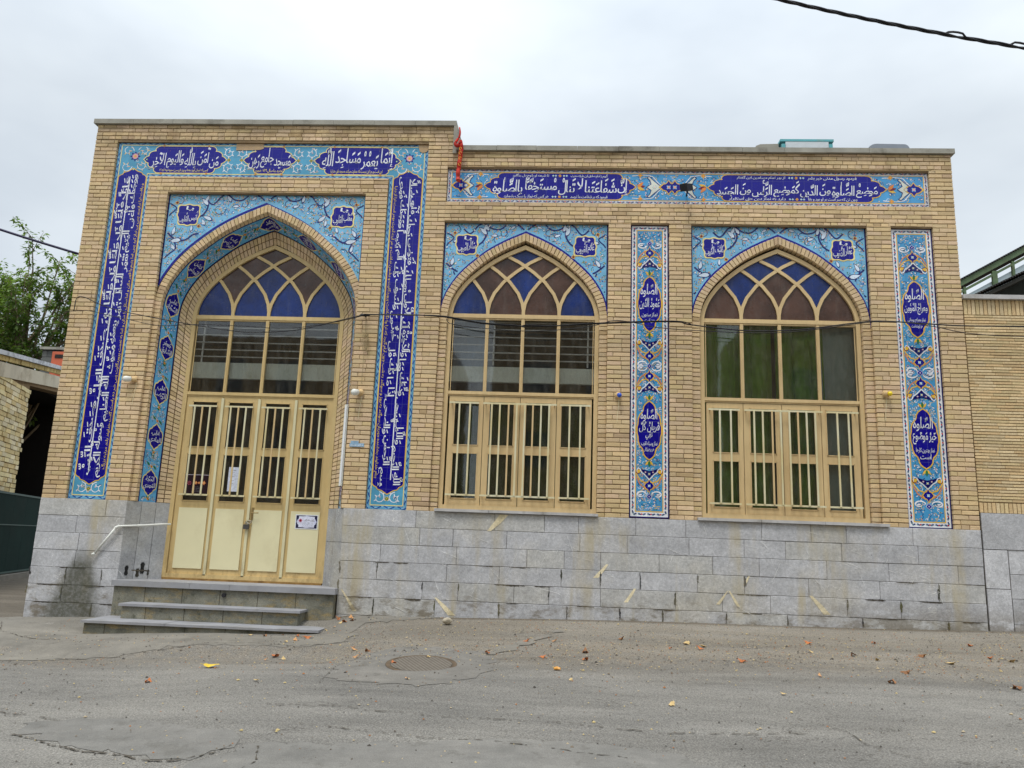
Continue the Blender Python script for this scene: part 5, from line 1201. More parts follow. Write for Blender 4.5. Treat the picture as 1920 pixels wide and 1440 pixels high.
# ------------------------------------------------------------------ things fixed to the front
def bulb_lamp(x, z, d, mat, label, rb_=.030, ln=.09, ball=False, group='lamps on the brick front'):
    t = empty('wall_lamp', (x, 0, z), label, 'lamp', group)
    m = MB(); m.lathe([(0, .05), (.012, .05), (.016, .042), (.045, .040), (.06, .034)], (x, -.002, z), d, 18); m.build('lamp_socket', mat_plain('socket_cream', C(206, 176, 128), .6, .1), t)
    o = Vector((x, -.002, z))+Vector(d).normalized()*.060; m = MB()
    if ball: m.lathe([(0, .018), (.01, .028), (.024, .034), (.040, .030), (.052, .018), (.056, .004)], o, d, 18)
    else: m.lathe([(0, .022), (.014, rb_), (.02, rb_+.010), (ln, rb_+.012), (ln+.02, rb_+.002), (ln+.03, .006)], o, d, 18)
    m.build('bulb', mat, t, True)
    m = MB(); m.tube([(x+.01, -.008, z-.045), (x+.012, -.007, z-.12), (x-.005, -.007, z-.26), (x-.012, -.007, z-.38)], .003, 5); m.build('loose_wire', MCREAM, t); return t
bulb_lamp(-6.10, 3.335, (-1, -.75, -.12), MWHT, 'white bulb in a cream socket left of the doorway')
bulb_lamp(-2.80, 3.225, (-.55, -1, -.15), MWHT, 'white bulb in a cream socket right of the doorway', .034)
bulb_lamp(.822, 3.278, (.15, -1, -.1), mat_plain('blue_bulb', C(40, 84, 190), .15, .05, 8, 0, .6), 'blue round bulb on the brick pier right of the middle window', ball=True)
bulb_lamp(4.45, 3.395, (.5, -1, -.10), mat_plain('yellow_bulb', C(236, 206, 30), .2, .05, 8, 0, .6), 'yellow round bulb on the brick pier right of the right window', ball=True)
t = empty('spotlight', (1.78, 0, 6.25), 'black box spotlight angled down from the blue frieze', 'spotlight')
m = MB(); m.box(-.045, .045, -.16, .10, -.05, .045); m.box(-.052, .052, -.175, -.16, -.056, .05); o = m.build('lamp_housing', MBLK, t); o.matrix_parent_inverse = Matrix.Identity(4); o.location = (-.01, -.20, .06); o.rotation_euler = (R(22), 0, R(-30))
m = MB(); m.tube([(1.79, .03, 6.28), (1.785, -.10, 6.30), (1.78, -.17, 6.31)], .012, 8); m.build('bracket', MBLK, t)
# tube light standing in the right jamb of the doorway
t = empty('tube_light', (-2.99, .03, 2.47), 'long white fluorescent tube light fixed upright beside the doorway', 'light')
m = MB(); m.box(-3.018, -2.968, .004, .030, 1.90, 3.05); m.build('lamp_body', MWHT, t)
m = MB(); m.tube([(-2.993, -.012, 1.94), (-2.993, -.012, 3.01)], .013, 10); m.build('tube', mat_plain('frosted_tube', C(232, 234, 236), .25, .02, 8, 0, .5), t)
m = MB(); m.box(-3.005, -2.981, -.022, .004, 1.905, 1.94); m.build('tube_holder', MWHT, t)
m = MB(); m.box(-3.005, -2.981, -.022, .004, 3.01, 3.045); m.build('tube_holder', MWHT, t)
# drain pipe
t = empty('drain_pipe', (-6.06, 0, 1.2), 'thin white plastic pipe running from the door frame down over the grey stone', 'pipe')
m = MB(); m.tube([(-5.545, .43, 1.300), (-5.62, .36, 1.297), (-5.78, .16, 1.270), (-6.03, -.045, 1.245), (-6.07, -.055, 1.235)], .014, 10); m.tube([(-6.07, -.055, 1.235), (-6.335, -.045, .868)], .016, 10); m.tube([(-6.335, -.045, .868), (-6.37, -.06, .845)], .015, 10); m.build('pipe_run', MWHT, t, True)
m = MB(); m.tube([(-6.04, -.047, 1.243), (-6.085, -.057, 1.22)], .021, 10); m.build('pipe_joint', MWHT, t)
m = MB(); m.tube([(-5.83, .105, 1.264), (-5.85, .085, 1.262)], .019, 10); m.build('pipe_joint', MWHT, t)
# address plate with its line of writing
t = empty('address_plate', (-2.81, -.004, 2.49), 'small faded blue and white plate on the brick beside the tile frame', 'plate')
m = MB(); m.box(-2.905, -2.700, -.0085, -.0035, 2.452, 2.502); m.box(-2.89, -2.78, -.0085, -.0035, 2.503, 2.535); o = m.build('plate', mat_plain('faded_blue', C(136, 166, 190), .6, .2, 20), t)
A = Art(flat(-.010)); A.text('خیابان مسجد', -2.895, 2.458, -2.712, 2.495, C(236, 240, 242), 1, 0, 1, 1.2); A.mb.build('lettering', MAT, t)
# anchor and bundled wire on the pier right of the door
t = empty('wire_bundle', (-2.82, -.05, 4.2), 'tangle of loose wire hanging from the hook right of the doorway', 'wire')
m = MB(); r = random.Random(4)
for k in range(9):
    P = [(-2.79+r.uniform(-.05, .05), -.03-r.uniform(0, .02), 4.12-r.uniform(0, .06)), (-2.79+r.uniform(-.07, .07), -.05, 3.98), (-2.77+r.uniform(-.04, .06), -.04, 3.84+r.uniform(-.06, .04))]
    m.tube(P, .0035, 5)
m.tube([(-2.80, -.02, 4.33), (-2.795, -.025, 4.0), (-2.80, -.015, 3.35)], .003, 5); m.build('loose_strand', mat_plain('old_wire', C(150, 132, 96), .7, .3, 20), t)
m = MB(); m.lathe([(0, .012), (.05, .012)], (-2.815, .0, 4.345), (0, -1, 0), 10); m.tube([(-2.90, -.055, 4.335), (-2.86, -.07, 4.35), (-2.80, -.065, 4.345), (-2.74, -.055, 4.352)], [.008, .018, .02, .008], 8); m.build('hook', MBLK, t)

def sag_path(P, y, n=8):
    return [Vector((x, y, z)) for x, z in _catmull(P, n)]
def cable(name, paths, r_, mat, label, group=None, wob=.0, seed=1):
    m = MB(); rr_ = random.Random(seed)
    for P, rad in zip(paths, r_):
        q = [p+Vector((0, rr_.uniform(-wob, wob), rr_.uniform(-wob, wob))) for p in P]; m.tube(q, rad, 6)
    return tag(m.build(name, mat, smooth=True), label, 'cable', group)
CW = 'cables strung along the front'
cable('facade_cable', [sag_path([(-7.126, 4.311), (-7.062, 4.532), (-6.594, 4.37), (-5.811, 4.217), (-4.843, 4.077), (-4.369, 4.048), (-3.749, 4.101), (-3.14, 4.257), (-2.813, 4.343)], -.10)], [.0065], MBLK, 'thin black cable sagging across the doorway panes up to the hook', CW)
cable('facade_cable', [sag_path([(-7.26, 4.305), (-7.0, 4.318), (-6.868, 4.316), (-6.247, 4.192), (-5.797, 4.12), (-5.238, 4.15), (-4.6, 4.14), (-3.9, 4.12), (-3.2, 4.235), (-2.82, 4.335)], -.09)], [.0045], MBLK, 'second thinner cable crossing the doorway just above the lower one', CW)
cable('facade_cable', [sag_path([(-2.813, 4.343), (-2.219, 4.356), (-1.68, 4.335), (-1.142, 4.252), (-0.626, 4.224), (-0.083, 4.236), (0.515, 4.28), (1.556, 4.333), (1.821, 4.292), (2.583, 4.224), (3.312, 4.255), (4.039, 4.363), (4.401, 4.401), (5.114, 4.371), (5.539, 4.357), (6.211, 4.364), (9, 4.40)], -.10),
    sag_path([(-2.813, 4.348), (-2.219, 4.344), (-1.68, 4.345), (-1.142, 4.262), (-0.626, 4.230), (-.5, 4.20), (-.55, 4.215), (-.45, 4.24), (-0.083, 4.236), (0.515, 4.288), (1.556, 4.340), (1.821, 4.298)], -.112)], [.009, .006], MBLK, 'black cable running from the hook past both windows to the right edge', CW)
cable('facade_cable', [sag_path([(-1.62, 4.30), (-1.552, 4.228), (-1.139, 4.174), (-0.382, 4.144), (0.367, 4.222), (0.739, 4.32), (1.0, 4.30), (1.482, 4.223), (2.583, 4.186), (3.311, 4.225), (4.4, 4.386), (5.041, 4.339), (5.461, 4.257), (5.882, 4.221), (6.303, 4.215), (9, 4.2)], -.13)], [.0055], MBLK, 'thin cable hanging just below the main one across both windows', CW)
# twisted overhead line at the top right, nearer the camera
P0, P1 = Vector((-1.5, -3.0, 8.35)), Vector((7.8, -3.0, 5.98)); m = MB(); N = 220
def ln(t): 
    b = P0.lerp(P1, t); x = b.x; z = 7.216+(x-2.351)*(6.622-7.216)/(4.895-2.351)+.018*((x-3.6)**2)-.018*1.56; return Vector((x, -3, z))
for ph in (0, 2.1, 4.2):
    q = []
    for k in range(N+1):
        t = k/N; c_ = ln(t); a = ph+k*.42; lo = .011+(.03 if (.675 < t < .705 or .60 < t < .62) and ph == 2.1 else 0); q.append(c_+Vector((0, math.cos(a)*lo, math.sin(a)*lo)))
    m.tube(q, .0115, 6)
tag(m.build('overhead_cable', MBLK, smooth=True), 'thick twisted black cable crossing the sky at the top right', 'cable')
m = MB(); q = [Vector((-10.1, -2.6, 5.08)).lerp(Vector((-7.26, .35, 5.31)), k/24)+Vector((0, 0, -.10*math.sin(math.pi*k/24))) for k in range(25)]
CA, CB = Vector((-8.10, -1.613-.9, 4.85)), Vector((-7.27, .113, 5.255))
q = [Vector((-7.27, .12, 5.257)).lerp(Vector((-8.72, -.35, 5.65)), k/8)+Vector((0, 0, -.05*math.sin(math.pi*min(k, 16)/16))) for k in range(80)]
m.tube(q, .019, 8); tag(m.build('service_cable', mat_plain('dark_blue_cable', C(36, 32, 66), .5, .1), smooth=True), 'dark blue cable coming in from the left to the corner of the front', 'cable')

# rolled red flag hanging from the parapet
t = empty('red_flag', (-1.57, -.1, 6.9), 'rolled red cloth banner with yellow marks hanging over the step in the parapet', 'banner')
def mat_flag():
    n = NT('red_cloth'); x, y, z = n.sep()[0:3]
    c = n.mix(n.mr(n.noise(14, 4), .35, .65), C(150, 24, 22), C(206, 52, 34)); c = n.mix(n.mr(z, 6.45, 6.62, .55, 0), c, C(214, 90, 78)); return n.fin(c, .75, n.bump(n.noise(26, 3), .5, .01), .3)
MF = mat_flag(); m = MB()
P = _catmull([(-1.585, 7.285), (-1.572, 7.20), (-1.585, 7.12), (-1.625, 7.05), (-1.635, 7.01), (-1.605, 6.985), (-1.575, 7.01), (-1.56, 7.05)], 5); m.tube([(x*1.0, -.10, z) for x, z in P], [lerp(.010, .026, min(1, k/len(P)*1.6)) for k in range(len(P))], 9)
P = _catmull([(-1.560, 7.09), (-1.545, 6.98), (-1.55, 6.85), (-1.562, 6.7), (-1.572, 6.55), (-1.565, 6.43)], 6); m.tube([(x, -.085+.01*math.sin(k), z) for k, (x, z) in enumerate(P)], [.018+.013*min(1, k/5)+.002*math.sin(k*1.1) for k in range(len(P))], 9)
m.tube([(-1.58, -.09, 6.47), (-1.535, -.09, 6.40)], [.03, .008], 8); m.build('cloth', MF, t, True)
m = MB()
for z, s_ in ((6.93, .9), (6.86, 1), (6.78, .9), (6.685, 1)):
    A_ = [(-1.552+math.cos(a)*.017*s_, -.119, z+math.sin(a)*.026*s_) for a in [math.pi*2*k/12 for k in range(11)]]; m.tube(A_, .0045, 5)
m.build('yellow_mark', mat_plain('yellow_print', C(224, 170, 60), .7, .1), t)

# papers on the door and its padlock
def paper(name, x0, x1, z0, z1, y, draw, label, base=WHT, cat='notice'):
    t = empty(name, ((x0+x1)/2, y, (z0+z1)/2), label, cat); m = MB(); m.box(x0, x1, y, y+.0015, z0, z1, base); m.build('sheet', MAT, t)
    A = Art(flat(y-.0008)); draw(A); A.mb.build('print', MAT, t)
xs4 = -3.56
def d1(A):
    x0, x1, z0, z1 = -3.735, -3.405, 1.300, 1.505
    A.poly([(x0+.012, z0+.012), (x1-.012, z0+.012), (x1-.012, z1-.012), (x0+.012, z1-.012)], C(34, 34, 66), 0)
    A.poly(cart_v((x0+x1)/2, (z0+z1)/2, x1-x0-.05, z1-z0-.03), C(196, 198, 222), 1)
    A.poly([(x0+.05, z0+.025), (x1-.05, z0+.025), (x1-.05, z1-.025), (x0+.05, z1-.025)], C(214, 216, 232), 1)
    A.flower(x0+.075, z1-.085, .034, (C(206, 120, 150), C(130, 20, 40), C(150, 30, 50)), 2, 8)
    A.text('درگذشت مادر گرامی', x0+.12, z1-.10, x1-.045, z1-.055, C(40, 24, 50), 2, 0, 2, 1.3)
    for k in range(5): A.text('بدینوسیله به اطلاع کلیه دوستان و آشنایان میرساند', x0+.10+.01*(k % 2), z0+.03+.014*k, x1-.05-.02*(k % 3), z0+.041+.014*k, C(60, 60, 90), 2, 0, 1, 1)
paper('funeral_notice', -3.735, -3.405, 1.300, 1.505, .468, d1, 'framed violet notice with a red flower on the right lower door panel')
def d2(A):
    x0, x1, z0, z1 = -4.80, -4.665, 1.80, 2.155
    for k, (w_, z) in enumerate(((.08, .30), (.05, .265), (.08, .235), (.06, .21), (.05, .15), (.04, .105))): A.text(('اطلاعیه', 'مسجد', 'ساعت نماز', 'جماعت', 'ظهر', 'مغرب')[k], (x0+x1)/2-w_/2, z0+z, (x0+x1)/2+w_/2, z0+z+.016, C(60, 60, 70), 1, 0, 1, 1)
paper('white_notice', -4.80, -4.63, 1.80, 2.155, .494, d2, 'plain white paper notice behind the bars of the second door leaf', C(216, 222, 238))
def d3(A):
    x0, x1, z0, z1 = -5.445, -5.075, 1.735, 2.03
    A.poly([(x0, z1-.008), (x1, z1-.008), (x1, z1), (x0, z1)], C(190, 180, 190), 1); A.poly([(x0, z0), (x0+.008, z0), (x0+.008, z1), (x0, z1)], C(190, 180, 190), 1)
    A.flower(x0+.075, z0+.17, .035, (C(190, 90, 110), C(70, 20, 30), C(160, 70, 80)), 1, 7)
    for x, s_ in ((x0+.17, .03), (x0+.22, .022), (x0+.29, .034)): A.flower(x, z0+.175, s_, (C(214, 120, 70), C(232, 176, 110), C(190, 90, 50)), 1, 5)
    for k in range(4): A.text('مراسم عزاداری دهه محرم', x0+.12, z0+.04+.022*k, x1-.10, z0+.054+.022*k, C(150, 148, 156), 1, 0, 1, 1)
paper('dark_poster', -5.445, -5.075, 1.735, 2.03, .494, d3, 'dark poster with orange flowers behind the bars of the first door leaf', C(40, 20, 28), 'poster')
t = empty('padlock', (-4.435, .44, 1.33), 'small dark grey padlock on a chain between the middle door leaves', 'padlock')
m = MB(); m.box(-4.475, -4.395, .425, .455, 1.27, 1.335); m.build('lock_body', mat_plain('lock_grey', C(84, 82, 80), .5, .2, 12, .2, .5, .5), t)
m = MB(); m.tube([(-4.46+.025+math.cos(a)*.025, .44, 1.335+math.sin(a)*.03) for a in [math.pi*k/8 for k in range(9)]], .006, 6)
m.tube([(-4.37, .455, 1.38), (-4.39, .44, 1.345), (-4.42, .44, 1.35), (-4.46, .455, 1.375), (-4.42, .455, 1.39), (-4.37, .455, 1.385)], .007, 6); m.build('shackle', mat_plain('chain_metal', C(128, 122, 112), .5, .2, 12, .2, .5, .6), t)

# ------------------------------------------------------------------ on the roof
t = empty('evaporative_cooler', (4.0, 1.6, 6.58), 'turquoise framed metal cooler standing on the roof behind the right parapet', 'cooler')
cy0 = 1.45; m = MB()
for x in (3.62, 4.39):
    for y in (cy0, cy0+.75): m.box(x-.03, x+.03, y-.03, y+.03, 6.58, 7.88)
m.box(3.57, 4.44, cy0-.03, cy0+.78, 7.925, 7.965); m.box(3.65, 4.36, cy0-.03, cy0+.03, 6.7, 6.78); m.build('cabinet_frame', mat_plain('turquoise_paint', C(88, 162, 168), .6, .12, 8, .1, .4, 0, C(120, 150, 140)), t)
m = MB(); m.box(3.655, 4.355, cy0-.026, cy0-.006, 6.79, 7.922); m.box(3.61, 3.63, cy0+.04, cy0+.72, 6.7, 7.895); m.box(4.38, 4.40, cy0+.04, cy0+.72, 6.7, 7.895); m.build('louvre_panel', mat_plain('galvanised', C(190, 196, 198), .5, .08, 8, .1, .5, .2), t)
t = empty('air_duct', (3.4, 1.7, 6.58), 'low grey sheet metal duct beside the turquoise cooler on the roof', 'duct')
m = MB(); m.prism([(3.18, 6.58), (3.55, 6.58), (3.55, 7.90), (3.25, 7.89), (3.18, 7.86)], 1.46, 2.0); m.build('duct_box', MCOP, t)
t = empty('barrel_vent', (5.45, 1.7, 6.58), 'grey half round sheet metal vent on the roof near the right corner', 'vent')
m = MB(); pts = [(5.26, 6.58)]+[(5.44-.17*math.cos(a), 7.78+.155*math.sin(a)) for a in [math.pi/2*k/7 for k in range(8)]]+[(5.88+.09*math.sin(a), 7.82+.11*math.cos(a)) for a in [math.pi/2*k/5 for k in range(6)]]+[(5.97, 6.58)]
m.prism([(x-.27, z) for x, z in pts], 1.5, 2.3); m.build('vent_hood', mat_plain('grey_zinc', C(128, 134, 142), .55, .08, 4, .1, .5, .3), t)
m = MB(); m.poly([(-2.23, .10, 7.43), (-1.80, .10, 7.43), (-1.90, .55, 7.52), (-2.17, .55, 7.60)]); m.poly([(-2.23, .10, 7.428), (-2.17, .55, 7.598), (-2.17, .57, 7.43), (-2.23, .12, 7.42)]); m.poly([(-2.17, .552, 7.60), (-1.90, .552, 7.52), (-1.80, .552, 7.43), (-2.2, .552, 7.43)])
tag(m.build('loose_roof_sheet', MCOP), 'loose grey sheet tilted on top of the left parapet', 'sheet')

# ------------------------------------------------------------------ neighbour on the right
nb = empty('neighbour_building', (5.6, 0, 0), 'lower building of thin yellow bricks on a grey stone base at the right edge', 'building')
t_ = NT('thin_brick'); c = t_.mix(1.0, t_.attr(), t_.mr(t_.noise(40, 4), .3, .7, .84, 1.12), 'MULTIPLY'); MTB = t_.fin(c, .9, t_.bump(t_.noise(80, 3), .4, .003), .2)
m = MB(); r = random.Random(13); tb = [(214, 192, 152), (206, 184, 140), (216, 190, 146), (206, 178, 134)]
def tcol(): q = r.choice(tb); k = r.uniform(.93, 1.05); return C(q[0]*k, q[1]*k, q[2]*k)
def thin(x0, x1, z0, z1, y=.03):
    z = z0
    while z < z1-.01:
        x = x0-r.uniform(0, .2)
        while x < x1:
            e = x+.24*r.uniform(.95, 1.05); a, b = max(x, x0), min(e, x1)
            if b-a > .01: yy = y+r.uniform(-.002, .002); m.box(a+.0018, b-.0018, yy, y+.03, z+r.uniform(0, .0015), min(z+.031, z1), tcol())
            x = e
        z += .041
thin(5.60, 9.0, 1.98, 4.55)
x = 5.60
while x < 9.0: m.box(x+.004, x+.047, .028+r.uniform(-.002, .002), .06, 4.56, 4.775, tcol()); m.box(x+.004, x+.047, .028+r.uniform(-.002, .002), .06, 1.835, 1.965, tcol()); x += .054
m.build('brick_facing', MTB, nb)
m = MB(); m.box(5.60, 9.0, .042, 6.0, 1.8, 4.775); m.build('wall_core', MM, nb)
m = MB(); m.box(5.585, 9.05, -.03, .40, 4.778, 4.838); m.build('coping', MSILL, nb)
st = MB(); st.box(5.60, 9.0, .03, .30, -.3, 1.83, C(96, 92, 84))
def blk(a, b, c_, d, y=.010):
    g_ = rs.uniform(.9, 1.08); st.box(a+.003, b-.003, y+rs.uniform(-.003, .003), .05, c_+.003, d-.003, C(182*g_, 182*g_, 184*g_))
blk(5.600, 6.35, 1.36, 1.832); blk(6.35, 7.2, 1.36, 1.832); blk(7.2, 8.1, 1.36, 1.832); blk(8.1, 9.0, 1.36, 1.832); blk(5.600, 5.905, .86, 1.357); blk(5.60, 5.905, -.1, .857, .008)
for i, z in enumerate((.1, .42, .74, 1.05)): 
    x = 5.915
    while x < 9: e = x+.5*rs.uniform(.8, 1.2); blk(x, e, z, (.42, .74, 1.05, 1.36)[i], .016); x = e
st.build('stone_base', MS, nb)
# shed with corrugated roof behind it
sh = empty('green_shed', (9, 5, 0), 'green steel shed with corrugated roof edges and a strip of panes behind the right wall', 'shed')
MGR = mat_plain('green_steel', C(92, 112, 80), .6, .25, 5, .3, .35, 0, C(96, 90, 60)); MROOF = mat_plain('old_corrugated', C(66, 66, 66), .8, .25, 6, .3, .3, .2, C(90, 70, 54))
def corr(name, x0, z0, x1, z1, ya, yb, parent):
    m = MB(); n = int(math.hypot(x1-x0, z1-z0)/.055)*4; L = math.hypot(x1-x0, z1-z0); nx_, nz_ = -(z1-z0)/L, (x1-x0)/L; top = []
    for k in range(n+1):
        t = k/n; o = .017*math.sin(t*n*math.pi/2); top.append((lerp(x0, x1, t)+nx_*o, lerp(z0, z1, t)+nz_*o))
    for p, q in zip(top, top[1:]):
        m.poly([(p[0], ya, p[1]), (q[0], ya, q[1]), (q[0], yb, q[1]), (p[0], yb, p[1])]); d = .006
        m.poly([(p[0], ya, p[1]-d), (p[0], yb, p[1]-d), (q[0], yb, q[1]-d), (q[0], ya, q[1]-d)]); m.poly([(p[0], ya, p[1]-d), (q[0], ya, q[1]-d), (q[0], ya, q[1]), (p[0], ya, p[1])])
    return m.build(name, MROOF, parent)
S0, S1 = (7.7, 6.583), (12.5, 9.33)          # slope of the upper roof edge at y = 5
corr('upper_roof', S0[0], S0[1], S1[0], S1[1], 4.95, 9, sh); corr('lower_roof', 7.84, 6.18, 12.4, 8.50, 4.2, 4.94, sh)
def off(p, d): return (p[0], p[1]+d)
m = MB(); m.strip([off(S0, -.08), off(S1, -.08)], .11, 4.985, 5.06); m.strip([off(S0, -.26), off(S1, -.26)], .05, 4.995, 5.05)
for x in (8.20, 8.82, 9.20, 9.82, 10.44): zt = S0[1]+(x-S0[0])*.572; m.strip([(x, zt-.95), (x, zt-.2)], .05 if x != 8.82 else .10, 4.99, 5.045)
m.build('steel_frame', MGR, sh)
m = MB(); 
m.prism([(7.7, 5.0), (12.5, 5.0), (12.5, 8.95), (7.7, 6.20)], 5.055, 5.07); m.build('pane_strip', mat_plain('milky_pane', C(176, 190, 194), .4, .12, 3, .1, .5), sh)
m = MB(); m.prism([(7.6, 3.5), (12.4, 3.5), (12.4, 8.42), (7.95, 6.14)], 4.88, 4.94); m.build('end_wall', mat_plain('dark_sheet', C(40, 46, 42), .8, .3, 3), sh)
m = MB(); m.strip([(7.95, 6.13), (12.4, 8.40)], .07, 4.25, 4.86); m.build('rafter', mat_plain('dark_rafter', C(44, 44, 38), .8, .2), sh)

# ------------------------------------------------------------------ neighbour across the side street, left
D = Vector((-.3251, .9457, 0)); Nn = Vector((.9457, .3251, 0)); O = Vector((-13.27, 7.96, 0))
def WP(s_, d, z): p = O+D*s_-Nn*d; return (p.x, p.y, z)         # s along the wall, d into the wall
def wbox(m, s0, s1, d0, d1, z0, z1, z2=None, z3=None, col=(1, 1, 1, 1)):
    z2 = z0 if z2 is None else z2; z3 = z1 if z3 is None else z3     # heights at the s1 end
    v = [WP(s0, d0, z0), WP(s0, d0, z1), WP(s0, d1, z0), WP(s0, d1, z1), WP(s1, d0, z2), WP(s1, d0, z3), WP(s1, d1, z2), WP(s1, d1, z3)]
    m.mesh(v, [(0, 1, 3, 2), (4, 6, 7, 5), (0, 4, 5, 1), (2, 3, 7, 6), (0, 2, 6, 4), (1, 5, 7, 3)], col)
ln_ = empty('storehouse', tuple(O), 'rough yellow brick storehouse with a dark opening across the side street on the left', 'building')
m = MB(); r = random.Random(17)
z = 1.98; zt_ = lambda s_: 4.72+.119*(s_-0)
k = 0
while z < 4.45:
    s_ = -6.0+(.17 if k % 2 else 0)-r.uniform(0, .05)
    while s_ < .02:
        e = min(s_+r.choice((.34, .34, .17))*r.uniform(.93, 1.05), .02+r.uniform(0, .09)); cc = [(240, 226, 178), (236, 216, 162), (226, 204, 152), (244, 232, 196)][r.randrange(4)]; g_ = r.uniform(.88, 1.04)
        d = r.uniform(-.018, .008); a_ = r.uniform(-.004, .004)
        if e-s_ > .05: wbox(m, s_+.008, e-.008, d, .10, z+.008+a_, z+.102+a_, col=C(cc[0]*g_, cc[1]*g_, cc[2]*g_))
        s_ = e+.004
    z += .112; k += 1
s_ = -6.0
while s_ < 9: zz = 5.125+.125*s_; cc = (212, 190, 130); g_ = r.uniform(.85, 1.05); wbox(m, s_+.008, s_+.20, r.uniform(-.01, .01), .1, zz, zz+.11, zz+.025, zz+.135, C(cc[0]*g_, cc[1]*g_, cc[2]*g_)); s_ += .21
m.build('rough_brickwork', MTB, ln_)
m = MB(); wbox(m, -6, .03, .02, .5, 1.7, 4.3, 1.7, 4.75); wbox(m, -6.3, 9, .02, .5, 4.0-.0, 5.10-.13*6+.0, 5.6, 6.1); m.build('mortar_bed', MM, ln_)
m = MB(); wbox(m, -6, 9, -.03, .35, 4.74-.72, 5.07-.72, 4.74+1.07, 5.07+1.07); m.build('concrete_beam', mat_plain('concrete', C(206, 198, 178), .9, .12, 2, .5, .2, 0, C(160, 146, 120)), ln_)
m = MB(); wbox(m, -6, 9, -.06, .4, 5.24-.75, 5.34-.75, 5.24+1.14, 5.34+1.14); m.build('roof_edge', mat_plain('torn_felt', C(206, 210, 216), .8, .2, 6, .5, .3, 0, C(120, 122, 124)), ln_)
m = MB(); wbox(m, -6, 9, 3.0, 3.1, 0, 6); wbox(m, -6, 9, .5, 3.0, 5.0, 5.1); m.build('back_wall', mat_procbrick('shade_dark_brick', C(24, 22, 18), C(18, 16, 13), C(10, 9, 8)), ln_)  # near-black brick: the shade inside the opening is put into the colour
m = MB(); wbox(m, 6.5, 6.8, 0, 3, 0, 5.5); wbox(m, -6, 9, .12, 3.0, -.2, .02); m.build('side_pier', mat_plain('shade_dark_wall', C(28, 25, 22), .95), ln_)  # pier and floor coloured almost black to stand for shade in the opening
gt = empty('green_gate', tuple(O), 'dark green sheet metal fence along the foot of the storehouse', 'gate')
m = MB(); r = random.Random(3); s_ = -6.0
while s_ < 7: wbox(m, s_, s_+.995, -.06, -.045, .06, 1.955); s_ += 1.0
m.build('sheet_panel', mat_plain('dark_green_sheet', C(18, 42, 38), .8, .18, 1.5, .25, .12, 0, C(30, 44, 40)), gt)
m = MB(); wbox(m, -6, 7, -.075, -.0605, 1.93, 1.975); wbox(m, -6, 7, -.075, -.0605, 1.20, 1.225); wbox(m, -6, 7, -.075, -.0605, .06, .10); m.build('rail', mat_plain('green_rail', C(38, 70, 62), .5, .15), gt)
m = MB(); wbox(m, -6, 7.5, -.22, .1, -.2, .035); tag(m.build('kerb', MCN), kind='structure')

# small hut with an orange shutter behind
t = empty('rooftop_hut', (-15, 11.8, 5), 'small grey block hut with an orange metal shutter beyond the storehouse', 'hut')
m = MB(); m.box(-15.55, -14.0, 11.5, 12.6, 5.3, 6.42); m.build('block_wall', mat_procbrick('grey_block', C(112, 112, 108), C(96, 98, 96), C(80, 80, 78), .4, .2, .012), t)
m = MB(); m.box(-15.60, -13.9, 11.42, 12.7, 6.42, 6.50); m.build('roof_slab', MCOP, t)
MOR = mat_plain('orange_paint', C(196, 98, 66), .6, .12, 4); m = MB(); m.box(-15.20, -14.2, 11.44, 11.49, 5.3, 6.36); m.build('shutter', MOR, t)
m = MB(); m.box(-15.10, -14.3, 11.425, 11.439, 6.16, 6.27); m.build('slot', mat_plain('dark_slot', C(40, 34, 30), .8), t)

